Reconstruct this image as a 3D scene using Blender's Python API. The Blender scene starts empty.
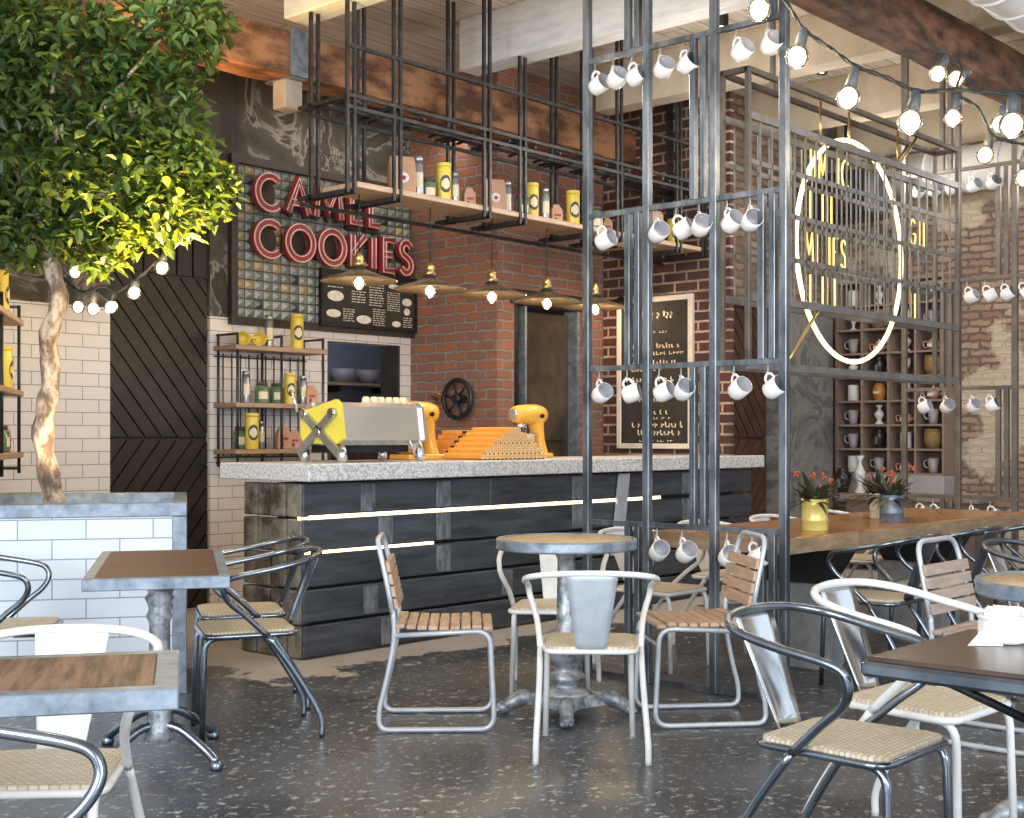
import bpy, math, random
from mathutils import Vector, Matrix
random.seed(7)
C = bpy.context.scene.collection
PI = math.pi
# ---------------------------------------------------------------- camera geometry
F = 1310.0; HY = 437.0; H = 1.25
A = math.atan(1178 / F); S_, C_ = math.sin(A), math.cos(A)
TH = math.atan2(-C_, S_)                                   # world angle of the camera's right
def xy(R, D): return (C_ * D + S_ * R, S_ * D - C_ * R)
def onZ(x, y, Z=0.0):
    D = F * (H - Z) / (y - HY); X, Y = xy(D * (x - 512) / F, D); return Vector((X, Y, Z))
def onY(x, y, Y):
    k = (x - 512) / F; D = Y / (S_ - C_ * k); return Vector((D * (C_ + S_ * k), Y, H + (HY - y) * D / F))
def onX(x, y, X):
    k = (x - 512) / F; D = X / (C_ + S_ * k); return Vector((X, D * (S_ - C_ * k), H + (HY - y) * D / F))
def onD(x, y, D):
    X, Y = xy(D * (x - 512) / F, D); return Vector((X, Y, H + (HY - y) * D / F))
def heading(phi): return math.radians(phi) + TH - PI / 2      # camera-frame heading (deg) to z rotation

# ---------------------------------------------------------------- materials
M = {}
def nodes(name):
    m = bpy.data.materials.new(name); m.use_nodes = True
    nt = m.node_tree; b = nt.nodes['Principled BSDF']; M[name] = m
    return m, nt, b, nt.nodes.new, nt.links.new
def setcol(c): return (c[0], c[1], c[2], 1.0)
def mat(name, c1, c2=None, rough=.5, metal=0.0, scale=8.0, stretch=(1, 1, 1), bump=0.0, rvar=0.0, spec=.5, detail=5, lo=.35, hi=.65, world=False):
    m, nt, b, N, L = nodes(name)
    c2 = c2 or tuple(v * .8 for v in c1)
    if world:
        g = N('ShaderNodeNewGeometry'); src = g.outputs['Position']
    else:
        g = N('ShaderNodeTexCoord'); src = g.outputs['Object']
    mp = N('ShaderNodeMapping'); mp.inputs['Scale'].default_value = stretch; L(src, mp.inputs['Vector'])
    n = N('ShaderNodeTexNoise'); n.inputs['Scale'].default_value = scale; n.inputs['Detail'].default_value = detail; n.inputs['Roughness'].default_value = .65
    L(mp.outputs[0], n.inputs['Vector'])
    r = N('ShaderNodeValToRGB'); r.color_ramp.elements[0].position = lo; r.color_ramp.elements[1].position = hi
    r.color_ramp.elements[0].color = setcol(c2); r.color_ramp.elements[1].color = setcol(c1)
    L(n.outputs['Fac'], r.inputs['Fac']); L(r.outputs['Color'], b.inputs['Base Color'])
    b.inputs['Roughness'].default_value = rough; b.inputs['Metallic'].default_value = metal
    b.inputs['Specular IOR Level'].default_value = spec
    if rvar:
        mr = N('ShaderNodeMapRange'); mr.inputs['To Min'].default_value = rough - rvar; mr.inputs['To Max'].default_value = rough + rvar
        L(n.outputs['Fac'], mr.inputs['Value']); L(mr.outputs[0], b.inputs['Roughness'])
    if bump:
        bp = N('ShaderNodeBump'); bp.inputs['Strength'].default_value = bump; bp.inputs['Distance'].default_value = .01
        L(n.outputs['Fac'], bp.inputs['Height']); L(bp.outputs[0], b.inputs['Normal'])
    return m
def emit(name, c, strength):
    m, nt, b, N, L = nodes(name)
    b.inputs['Base Color'].default_value = setcol(c); b.inputs['Emission Color'].default_value = setcol(c); b.inputs['Emission Strength'].default_value = strength
    return m
def plane_uv(nt, axis, rot=0.0):
    """world position folded to (u, v, 0) on a wall: axis 'X' means the wall runs along X, 'Y' along Y, 'E' along the rotated left wing"""
    N, L = nt.nodes.new, nt.links.new
    g = N('ShaderNodeNewGeometry')
    src = g.outputs['Position']
    if rot:
        vr = N('ShaderNodeVectorRotate'); vr.rotation_type = 'Z_AXIS'; vr.inputs['Angle'].default_value = -rot; L(src, vr.inputs['Vector']); src = vr.outputs[0]
    sp = N('ShaderNodeSeparateXYZ'); L(src, sp.inputs[0]); cb = N('ShaderNodeCombineXYZ')
    if axis == 'F':
        L(sp.outputs['X'], cb.inputs['X']); L(sp.outputs['Y'], cb.inputs['Y'])
    else:
        L(sp.outputs[0 if axis == 'X' else 1], cb.inputs['X']); L(sp.outputs['Z'], cb.inputs['Y'])
    return cb.outputs[0], g.outputs['Position']
def brick(name, axis, c1, c2, mortar, w, h, ms, rough=.8, bump=.6, warp=0.0, dirt=None, rot=0.0, gloss_tile=False, bias=0.0, patch=None, ns=3.0, c3=None):
    m, nt, b, N, L = nodes(name)
    uv, pos = plane_uv(nt, axis, rot)
    if warp:
        nz = N('ShaderNodeTexNoise'); nz.inputs['Scale'].default_value = 13; L(pos, nz.inputs['Vector'])
        vm = N('ShaderNodeVectorMath'); vm.operation = 'SCALE'; vm.inputs['Scale'].default_value = warp; L(nz.outputs['Color'], vm.inputs[0])
        va = N('ShaderNodeVectorMath'); va.operation = 'ADD'; L(uv, va.inputs[0]); L(vm.outputs[0], va.inputs[1]); uv = va.outputs[0]
    t = N('ShaderNodeTexBrick'); t.inputs['Scale'].default_value = 1; t.inputs['Brick Width'].default_value = w; t.inputs['Row Height'].default_value = h
    t.inputs['Mortar Size'].default_value = ms; t.inputs['Mortar Smooth'].default_value = .3; t.inputs['Bias'].default_value = bias
    t.inputs['Color1'].default_value = setcol(c1); t.inputs['Color2'].default_value = setcol(c2); t.inputs['Mortar'].default_value = setcol(mortar)
    L(uv, t.inputs['Vector'])
    col = t.outputs['Color']
    n = N('ShaderNodeTexNoise'); n.inputs['Scale'].default_value = ns; n.inputs['Detail'].default_value = 8; n.inputs['Roughness'].default_value = .7; L(pos, n.inputs['Vector'])
    if dirt:
        r = N('ShaderNodeValToRGB'); r.color_ramp.elements[0].position = .42; r.color_ramp.elements[1].position = .62
        r.color_ramp.elements[0].color = (0, 0, 0, 1); r.color_ramp.elements[1].color = (1, 1, 1, 1); L(n.outputs['Fac'], r.inputs['Fac'])
        mx = N('ShaderNodeMix'); mx.data_type = 'RGBA'; L(r.outputs['Color'], mx.inputs['Factor']); mx.inputs['A'].default_value = setcol(dirt)
        ml = N('ShaderNodeMath'); ml.operation = 'MULTIPLY_ADD'; ml.inputs[1].default_value = .55; ml.inputs[2].default_value = .45; L(r.outputs['Color'], ml.inputs[0])
        L(ml.outputs[0], mx.inputs['Factor']); L(col, mx.inputs['B']); col = mx.outputs['Result']
    hgt = t.outputs['Fac']
    if patch:                                                  # remains of plaster over the bricks
        n2 = N('ShaderNodeTexNoise'); n2.inputs['Scale'].default_value = .8; n2.inputs['Detail'].default_value = 9; n2.inputs['Roughness'].default_value = .6; L(pos, n2.inputs['Vector'])
        r2 = N('ShaderNodeValToRGB'); r2.color_ramp.elements[0].position = .53; r2.color_ramp.elements[1].position = .56
        r2.color_ramp.elements[0].color = (0, 0, 0, 1); r2.color_ramp.elements[1].color = (1, 1, 1, 1); L(n2.outputs['Fac'], r2.inputs['Fac'])
        mx2 = N('ShaderNodeMix'); mx2.data_type = 'RGBA'; L(r2.outputs['Color'], mx2.inputs['Factor']); L(col, mx2.inputs['A']); mx2.inputs['B'].default_value = setcol(patch); col = mx2.outputs['Result']
    L(col, b.inputs['Base Color'])
    b.inputs['Roughness'].default_value = rough
    inv = N('ShaderNodeMath'); inv.operation = 'SUBTRACT'; inv.inputs[0].default_value = 1.0; L(hgt, inv.inputs[1])
    ad = N('ShaderNodeMath'); ad.operation = 'MULTIPLY_ADD'; ad.inputs[1].default_value = .15 if gloss_tile else .6; L(n.outputs['Fac'], ad.inputs[0]); L(inv.outputs[0], ad.inputs[2])
    bp = N('ShaderNodeBump'); bp.inputs['Strength'].default_value = bump; bp.inputs['Distance'].default_value = .015; L(ad.outputs[0], bp.inputs['Height']); L(bp.outputs[0], b.inputs['Normal'])
    return m

W14 = math.radians(13.97) + PI / 2 + TH                    # world angle of the left wing's long direction
WE4 = W14 - PI / 2
brick('red_brick_x', 'X', (.40, .115, .050), (.22, .095, .065), (.27, .235, .22), .23, .079, .013, warp=.05, dirt=(.20, .135, .11), bump=1.2, ns=9)
brick('red_brick_y', 'Y', (.40, .115, .050), (.22, .095, .065), (.27, .235, .22), .23, .079, .013, warp=.05, dirt=(.20, .135, .11), bump=1.2, ns=9)
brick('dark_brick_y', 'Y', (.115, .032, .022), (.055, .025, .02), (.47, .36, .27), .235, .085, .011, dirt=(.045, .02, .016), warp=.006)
brick('tan_brick_x', 'X', (.46, .34, .24), (.28, .17, .12), (.17, .14, .11), .21, .072, .011, warp=.05, dirt=(.10, .075, .06), bump=1.0, ns=2)
brick('tan_brick_y', 'Y', (.52, .36, .25), (.34, .17, .11), (.15, .12, .10), .22, .070, .012, warp=.06, dirt=(.20, .15, .12), bump=1.2, ns=3, patch=(.60, .49, .36))
brick('white_tile_x', 'X', (.74, .70, .69), (.69, .66, .66), (.30, .28, .28), .245, .0885, .0035, rough=.25, bump=.3, gloss_tile=True, bias=-.3)
brick('white_tile_e', 'X', (.76, .79, .84), (.68, .73, .80), (.28, .33, .40), .31, .095, .0035, rough=.22, bump=.3, rot=WE4, gloss_tile=True)

# painted concrete floor
def make_floor():
    m, nt, b, N, L = nodes('floor_concrete')
    uv, pos = plane_uv(nt, 'F')
    def noise(sc, det=6, rg=.6, vec=pos, sx=None):
        if sx:
            mp = N('ShaderNodeMapping'); mp.inputs['Scale'].default_value = sx; mp.inputs['Rotation'].default_value = (0, 0, -TH); L(vec, mp.inputs['Vector']); vec = mp.outputs[0]
        n = N('ShaderNodeTexNoise'); n.inputs['Scale'].default_value = sc; n.inputs['Detail'].default_value = det; n.inputs['Roughness'].default_value = rg; L(vec, n.inputs['Vector']); return n.outputs['Fac']
    def ramp(f, p0, p1, c0=(0, 0, 0), c1=(1, 1, 1)):
        r = N('ShaderNodeValToRGB'); r.color_ramp.elements[0].position = p0; r.color_ramp.elements[1].position = p1
        r.color_ramp.elements[0].color = setcol(c0); r.color_ramp.elements[1].color = setcol(c1); L(f, r.inputs['Fac']); return r.outputs['Color']
    def mix(f, a, bb):
        mx = N('ShaderNodeMix'); mx.data_type = 'RGBA'; L(f, mx.inputs['Factor'])
        for s, v in (('A', a), ('B', bb)):
            if isinstance(v, tuple): mx.inputs[s].default_value = setcol(v)
            else: L(v, mx.inputs[s])
        return mx.outputs['Result']
    base = ramp(noise(1.1, 8), .38, .66, (.042, .045, .051), (.110, .118, .132))
    base = mix(ramp(noise(.7, 7), .52, .66), base, (.098, .078, .062))
    chips = ramp(noise(21, 6, .68, sx=(.9, 1.15, 1)), .575, .61)
    big = ramp(noise(1.3, 4), .28, .55)
    mm = N('ShaderNodeMath'); mm.operation = 'MULTIPLY'; L(chips, mm.inputs[0]); L(big, mm.inputs[1])
    col = mix(mm.outputs[0], base, (.50, .50, .50))
    fine = ramp(noise(48, 3, .55), .62, .67)
    col = mix(fine, col, (.30, .30, .30))
    # bare concrete left along the foot of the bar
    sp = N('ShaderNodeSeparateXYZ'); L(pos, sp.inputs[0])
    def mth(op, a, bb):
        q = N('ShaderNodeMath'); q.operation = op
        for i, v in enumerate((a, bb)):
            if isinstance(v, (int, float)): q.inputs[i].default_value = v
            else: L(v, q.inputs[i])
        return q.outputs[0]
    nz = mth('MULTIPLY', mth('SUBTRACT', noise(3.2, 7, .65), .5), 1.1)
    ey = mth('ADD', mth('SUBTRACT', sp.outputs['Y'], 5.36), nz)
    ex = mth('ADD', mth('SUBTRACT', sp.outputs['X'], 4.15), nz)
    e = mth('MINIMUM', ey, ex)
    bare = ramp(e, .0, .012)
    col = mix(bare, col, mix(noise(4, 6), (.40, .34, .31), (.52, .46, .43)))
    L(col, b.inputs['Base Color'])
    rr = N('ShaderNodeMapRange'); rr.inputs['To Min'].default_value = .16; rr.inputs['To Max'].default_value = .46; L(noise(2.2, 7, .7), rr.inputs['Value'])
    rough = mth('MAXIMUM', rr.outputs[0], mth('MULTIPLY', bare, .7)); L(rough, b.inputs['Roughness'])
    bp = N('ShaderNodeBump'); bp.inputs['Strength'].default_value = .15; bp.inputs['Distance'].default_value = .004; L(noise(14, 6), bp.inputs['Height']); L(bp.outputs[0], b.inputs['Normal'])
make_floor()

def make_plaster(name, c0, c1, c2, sc=.9):
    """mottled old plaster with pale winding tide marks"""
    m, nt, b, N, L = nodes(name)
    g = N('ShaderNodeNewGeometry')
    n = N('ShaderNodeTexNoise'); n.inputs['Scale'].default_value = sc; n.inputs['Detail'].default_value = 9; n.inputs['Roughness'].default_value = .62; n.inputs['Distortion'].default_value = 1.2; L(g.outputs['Position'], n.inputs['Vector'])
    r = N('ShaderNodeValToRGB'); el = r.color_ramp.elements
    el[0].position = .36; el[0].color = setcol(c0); el[1].position = .50; el[1].color = setcol(c1)
    for p, c in ((.535, c2), (.56, c0), (.66, c1), (.70, c2), (.73, c1)):
        e = el.new(p); e.color = setcol(c)
    L(n.outputs['Fac'], r.inputs['Fac']); L(r.outputs['Color'], b.inputs['Base Color']); b.inputs['Roughness'].default_value = .85
    bp = N('ShaderNodeBump'); bp.inputs['Strength'].default_value = .5; bp.inputs['Distance'].default_value = .02; L(n.outputs['Fac'], bp.inputs['Height']); L(bp.outputs[0], b.inputs['Normal'])
make_plaster('dark_plaster', (.040, .036, .032), (.080, .072, .064), (.27, .245, .22), 1.5)
make_plaster('concrete_pillar', (.10, .10, .10), (.24, .225, .20), (.16, .155, .145), 1.6)
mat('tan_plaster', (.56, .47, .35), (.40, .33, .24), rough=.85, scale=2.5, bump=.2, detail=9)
mat('pale_concrete', (.55, .50, .43), (.40, .36, .30), rough=.85, scale=5, bump=.2)
mat('grey_concrete', (.30, .30, .30), (.20, .20, .20), rough=.8, scale=9, bump=.2)

def planks(name, axis, c1, c2, gap, w, length, rough=.6, grain=(1, 14, 1)):
    """boards along X or Y on a horizontal or vertical surface, each with its own tone"""
    m, nt, b, N, L = nodes(name)
    uv, pos = plane_uv(nt, axis)
    t = N('ShaderNodeTexBrick'); t.inputs['Scale'].default_value = 1; t.inputs['Brick Width'].default_value = length; t.inputs['Row Height'].default_value = w; t.inputs['Mortar Size'].default_value = .006
    t.inputs['Color1'].default_value = setcol(c1); t.inputs['Color2'].default_value = setcol(c2); t.inputs['Mortar'].default_value = setcol(gap); L(uv, t.inputs['Vector'])
    mp = N('ShaderNodeMapping'); mp.inputs['Scale'].default_value = grain; L(uv, mp.inputs['Vector'])
    n = N('ShaderNodeTexNoise'); n.inputs['Scale'].default_value = 2.5; n.inputs['Detail'].default_value = 7; L(mp.outputs[0], n.inputs['Vector'])
    mx = N('ShaderNodeMix'); mx.data_type = 'RGBA'; mx.blend_type = 'MULTIPLY'; mx.inputs['Factor'].default_value = .8; L(t.outputs['Color'], mx.inputs['A'])
    r = N('ShaderNodeValToRGB'); r.color_ramp.elements[0].position = .3; r.color_ramp.elements[1].position = .65; r.color_ramp.elements[0].color = (.55, .52, .5, 1); r.color_ramp.elements[1].color = (1, 1, 1, 1)
    L(n.outputs['Fac'], r.inputs['Fac']); L(r.outputs['Color'], mx.inputs['B']); L(mx.outputs['Result'], b.inputs['Base Color']); b.inputs['Roughness'].default_value = rough
    bp = N('ShaderNodeBump'); bp.inputs['Strength'].default_value = .4; bp.inputs['Distance'].default_value = .01; inv = N('ShaderNodeMath'); inv.operation = 'SUBTRACT'; inv.inputs[0].default_value = 1; L(t.outputs['Fac'], inv.inputs[1]); L(inv.outputs[0], bp.inputs['Height']); L(bp.outputs[0], b.inputs['Normal'])
planks('ceiling_planks', 'F', (.80, .72, .63), (.70, .63, .55), (.36, .30, .26), .19, 4.0)
mat('white_timber', (.70, .70, .70), (.55, .55, .56), rough=.6, scale=4, stretch=(6, 1, 6), bump=.1)
mat('brown_beam', (.38, .185, .09), (.085, .036, .019), rough=.75, scale=3.6, stretch=(.8, 2, 2), bump=.8, detail=10, lo=.40, hi=.60)
mat('dark_beam', (.22, .105, .06), (.035, .020, .014), rough=.8, scale=4, stretch=(.9, 2.5, 2.5), bump=.8, detail=10, lo=.38, hi=.62)
mat('steel_frame', (.24, .265, .295), (.085, .10, .118), rough=.36, metal=.75, scale=9, stretch=(1, 1, .3), rvar=.12, lo=.4, hi=.62)
mat('rack_steel', (.075, .075, .078), (.03, .03, .032), rough=.45, metal=.6, scale=10)
mat('brown_steel', (.20, .17, .145), (.11, .095, .085), rough=.45, metal=.6, scale=6)
mat('grid_steel', (.27, .265, .26), (.17, .165, .16), rough=.45, metal=.5, scale=8)
mat('zinc', (.33, .385, .45), (.15, .18, .22), rough=.45, metal=.5, scale=12, rvar=.1)
mat('polished_steel', (.86, .88, .90), (.60, .63, .67), rough=.18, metal=1.0, scale=5, lo=.3, hi=.7, rvar=.08)
mat('pale_zinc', (.62, .66, .71), (.50, .54, .59), rough=.45, metal=.25, scale=10)
mat('machine_steel', (.80, .79, .78), (.70, .69, .68), rough=.2, metal=.85, scale=2, stretch=(.3, 6, 6))
mat('dark_chrome', (.30, .34, .39), (.16, .185, .22), rough=.22, metal=.95, scale=6)
mat('aluminium', (.62, .65, .68), (.45, .48, .52), rough=.28, metal=.9, scale=6)
mat('white_paint', (.80, .79, .76), (.70, .69, .66), rough=.35, scale=14)
mat('grey_paint', (.58, .60, .63), (.46, .48, .51), rough=.35, metal=.3, scale=10)
mat('cast_iron_grey', (.50, .52, .55), (.17, .185, .20), rough=.45, metal=.55, scale=16, bump=.3, lo=.4, hi=.6)
mat('black_iron', (.03, .03, .032), (.015, .015, .016), rough=.45, metal=.4, scale=12)
mat('chalkboard', (.040, .034, .028), (.025, .022, .018), rough=.8, scale=6)
mat('chalk_white', (.82, .78, .70), (.66, .62, .55), rough=.9, scale=30)
mat('menu_cream', (.92, .76, .55), (.84, .66, .46), rough=.8, scale=20)
mat('cream_frame', (.78, .68, .58), (.68, .58, .48), rough=.5, scale=8)
mat('mug_white', (.84, .82, .80), (.78, .76, .75), rough=.18, scale=3)
mat('mug_inside_shade', (.50, .50, .53), (.45, .45, .48), rough=.3, scale=3)  # white mug's inner face coloured grey to stand for the shade inside
mat('slat_wood', (.58, .40, .27), (.40, .25, .16), rough=.5, scale=6, stretch=(1.2, 8, 8), bump=.1)
mat('grey_slat_wood', (.50, .39, .33), (.36, .27, .22), rough=.55, scale=6, stretch=(1.2, 8, 8), bump=.1)
mat('table_wood', (.26, .145, .09), (.060, .028, .018), rough=.5, spec=.3, scale=2.0, stretch=(15, 1.3, 1), bump=.08, detail=7, lo=.40, hi=.60)
mat('dark_table_wood', (.15, .065, .04), (.075, .03, .02), rough=.5, spec=.25, scale=3, stretch=(1, 9, 1), detail=7)
mat('walnut_top', (.085, .052, .038), (.045, .028, .022), rough=.25, scale=3, stretch=(6, 1, 1), detail=7)
mat('long_table_wood', (.46, .215, .07), (.33, .14, .042), rough=.22, scale=2.4, stretch=(1, 8, 2), detail=7, bump=.05)
mat('end_grain', (.42, .29, .17), (.26, .17, .10), rough=.6, scale=7, stretch=(1, 1, 5), bump=.3)
mat('shelf_wood', (.44, .30, .21), (.30, .19, .13), rough=.55, scale=4, stretch=(1, 8, 8))
mat('pale_shelf_wood', (.66, .48, .34), (.50, .34, .23), rough=.5, scale=4, stretch=(1, 8, 8))
mat('cubby_wood', (.33, .235, .18), (.25, .175, .135), rough=.6, scale=4, stretch=(8, 1, 8))
mat('cubby_back', (.20, .14, .11), (.15, .105, .085), rough=.8, scale=4)
mat('dark_door_wood', (.026, .019, .016), (.012, .009, .008), rough=.5, scale=5, stretch=(1, 1, 1), bump=.1)
mat('brown_door_wood', (.085, .036, .023), (.045, .020, .013), rough=.5, scale=5)
mat('rust_door', (.115, .085, .058), (.030, .023, .018), rough=.9, spec=.2, scale=2.2, bump=.15, lo=.3, hi=.7)
mat('black_board', (.085, .097, .115), (.018, .021, .026), rough=.5, scale=2.2, stretch=(1, 1, 7), bump=.5, detail=9, lo=.3, hi=.72)
mat('worn_batten', (.20, .215, .235), (.06, .065, .075), rough=.6, scale=9, stretch=(3, 3, 1), bump=.4)
mat('mossy_block', (.27, .24, .19), (.045, .028, .015), rough=.85, scale=5, bump=.6, detail=9, lo=.38, hi=.62)
mat('grey_render', (.42, .39, .39), (.35, .33, .33), rough=.8, scale=4)
def granite():
    m, nt, b, N, L = nodes('granite')
    g = N('ShaderNodeNewGeometry')
    v = N('ShaderNodeTexNoise'); v.inputs['Scale'].default_value = 75; v.inputs['Detail'].default_value = 3; L(g.outputs['Position'], v.inputs['Vector'])
    r = N('ShaderNodeValToRGB'); el = r.color_ramp.elements; el[0].position = .36; el[0].color = (.36, .355, .36, 1); el[1].position = .50; el[1].color = (.58, .57, .57, 1)
    e = el.new(.62); e.color = (.72, .71, .70, 1)
    L(v.outputs['Fac'], r.inputs['Fac']); L(r.outputs['Color'], b.inputs['Base Color']); b.inputs['Roughness'].default_value = .45
granite()
mat('tile_green', (.22, .25, .22), (.17, .19, .17), rough=.3, scale=3)
mat('tile_grey', (.30, .32, .305), (.24, .255, .245), rough=.3, scale=3)
mat('tile_cream', (.44, .34, .17), (.36, .28, .14), rough=.3, scale=3)
mat('tile_black', (.06, .07, .075), (.04, .045, .05), rough=.3, scale=3)
mat('dark_trim', (.045, .036, .032), (.025, .02, .018), rough=.5, scale=6)
mat('sign_red', (.36, .05, .06), (.26, .035, .042), rough=.4, scale=6)
mat('sign_side', (.13, .025, .03), (.09, .02, .024), rough=.5, scale=6)
mat('sign_backing', (.055, .035, .030), (.035, .024, .02), rough=.7, scale=6)
mat('sign_pink_tube', (.80, .55, .52), (.72, .46, .44), rough=.35)
mat('canister_yellow', (.80, .63, .10), (.70, .54, .07), rough=.35, scale=5)
mat('machine_yellow', (.82, .70, .11), (.76, .62, .08), rough=.3, scale=3)
mat('mixer_yellow', (.86, .46, .075), (.80, .40, .055), rough=.22, scale=3)
mat('steel_can', (.46, .50, .55), (.30, .33, .38), rough=.3, metal=.8, scale=6)
mat('green_glass', (.16, .24, .15), (.10, .16, .10), rough=.15, scale=8)
mat('label_dark', (.09, .08, .07), (.06, .055, .05), rough=.6, scale=5)
mat('label_cream', (.78, .70, .52), (.70, .62, .45), rough=.6, scale=20)
mat('kraft_paper', (.56, .34, .22), (.46, .27, .17), rough=.8, scale=10, bump=.1)
mat('badge_white', (.86, .82, .80), (.80, .76, .74), rough=.6, scale=10)
mat('badge_red', (.50, .05, .10), (.40, .03, .07), rough=.6, scale=10)
mat('wafer_orange', (.80, .38, .075), (.68, .29, .045), rough=.45, scale=6)
mat('wafer_end', (.82, .70, .46), (.70, .57, .34), rough=.7, scale=40)
mat('copper', (.62, .34, .18), (.50, .26, .13), rough=.3, metal=.9, scale=6)
mat('brass', (.62, .47, .20), (.46, .33, .13), rough=.3, metal=.9, scale=6)
mat('aged_bronze', (.32, .24, .155), (.20, .15, .095), rough=.35, metal=.7, scale=5, rvar=.1)
mat('shade_inside', (.50, .40, .27), (.38, .30, .20), rough=.4, metal=.4, scale=5)
mat('ceramic_white', (.80, .77, .74), (.70, .67, .64), rough=.3, scale=5)
mat('ceramic_grey', (.42, .37, .38), (.34, .30, .31), rough=.4, scale=5)
mat('ceramic_black', (.030, .022, .020), (.02, .015, .014), rough=.2, scale=5)
mat('ceramic_amber', (.58, .24, .055), (.46, .17, .035), rough=.25, scale=5)
mat('ceramic_rust', (.52, .30, .22), (.42, .22, .15), rough=.3, scale=8)
mat('wicker_brown', (.36, .22, .08), (.20, .12, .04), rough=.7, scale=30, stretch=(1, 1, 3))
mat('soil', (.09, .06, .045), (.045, .03, .022), rough=.95, scale=20, bump=.8)
mat('tin_yellow', (.80, .68, .22), (.72, .60, .17), rough=.3, metal=.2, scale=5)
mat('flower_red', (.50, .10, .05), (.55, .07, .04), rough=.6, scale=20)
mat('duct_white', (.74, .73, .73), (.66, .65, .65), rough=.4, metal=.2, scale=4)
mat('bulb_socket', (.085, .095, .105), (.05, .055, .06), rough=.4, scale=6)
mat('cable_black', (.025, .028, .03), (.015, .017, .02), rough=.5, scale=20)
mat('napkin', (.82, .82, .82), (.74, .74, .75), rough=.8, scale=12)
mat('room_paint', (.26, .28, .33), (.20, .22, .26), rough=.8, scale=2)
mat('crate_red', (.16, .05, .035), (.10, .03, .02), rough=.7, scale=6)
emit('led_warm', (1.0, .70, .36), 5)
emit('neon_yellow', (1.0, .86, .45), 1.7)
emit('neon_gold', (1.0, .74, .24), .85)
emit('bulb_glow', (1.0, .82, .52), 7)
emit('filament', (1.0, .78, .44), 4.5)
emit('spot_lens', (1.0, .85, .6), 6)

def weave():
    m, nt, b, N, L = nodes('woven_seat')
    g = N('ShaderNodeTexCoord')
    mp = N('ShaderNodeMapping'); mp.inputs['Scale'].default_value = (1, 1, 0); L(g.outputs['Object'], mp.inputs['Vector'])
    t = N('ShaderNodeTexBrick'); t.inputs['Scale'].default_value = 1; t.inputs['Brick Width'].default_value = .024; t.inputs['Row Height'].default_value = .016; t.inputs['Mortar Size'].default_value = .0024; t.inputs['Mortar Smooth'].default_value = .4
    t.inputs['Color1'].default_value = (.72, .63, .48, 1); t.inputs['Color2'].default_value = (.60, .50, .36, 1); t.inputs['Mortar'].default_value = (.46, .38, .26, 1)
    L(mp.outputs[0], t.inputs['Vector']); L(t.outputs['Color'], b.inputs['Base Color']); b.inputs['Roughness'].default_value = .55
    bp = N('ShaderNodeBump'); bp.inputs['Strength'].default_value = .8; bp.inputs['Distance'].default_value = .004; bp.invert = True; L(t.outputs['Fac'], bp.inputs['Height']); L(bp.outputs[0], b.inputs['Normal'])
weave()
def leaves():
    m, nt, b, N, L = nodes('leaf_green')
    g = N('ShaderNodeNewGeometry')
    r = N('ShaderNodeValToRGB'); el = r.color_ramp.elements; el[0].color = (.028, .062, .022, 1); el[1].color = (.14, .21, .06, 1); e = el.new(.5); e.color = (.060, .115, .036, 1)
    L(g.outputs['Random Per Island'], r.inputs['Fac']); L(r.outputs['Color'], b.inputs['Base Color']); b.inputs['Roughness'].default_value = .38
    tr = N('ShaderNodeBsdfTranslucent'); mxc = N('ShaderNodeMix'); mxc.data_type = 'RGBA'; mxc.blend_type = 'MULTIPLY'; mxc.inputs['Factor'].default_value = 1; L(r.outputs['Color'], mxc.inputs['A']); mxc.inputs['B'].default_value = (3.6, 2.4, .6, 1); L(mxc.outputs['Result'], tr.inputs['Color'])
    ms = N('ShaderNodeMixShader'); ms.inputs['Fac'].default_value = .4; L(b.outputs[0], ms.inputs[1]); L(tr.outputs[0], ms.inputs[2]); L(ms.outputs[0], nt.nodes['Material Output'].inputs['Surface'])
leaves()
mat('dark_leaf', (.065, .075, .03), (.04, .030, .028), rough=.45, scale=9)
def bark():
    mat('bark', (.56, .44, .34), (.15, .095, .065), rough=.85, scale=9, stretch=(1.5, 1.5, .8), bump=.9, detail=9, lo=.42, hi=.58)
bark()
def glass(name, c, rough=.05):
    m, nt, b, N, L = nodes(name)
    b.inputs['Base Color'].default_value = setcol(c); b.inputs['Transmission Weight'].default_value = 1; b.inputs['Roughness'].default_value = rough; b.inputs['IOR'].default_value = 1.2
glass('bulb_glass', (1, .96, .88))

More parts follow.
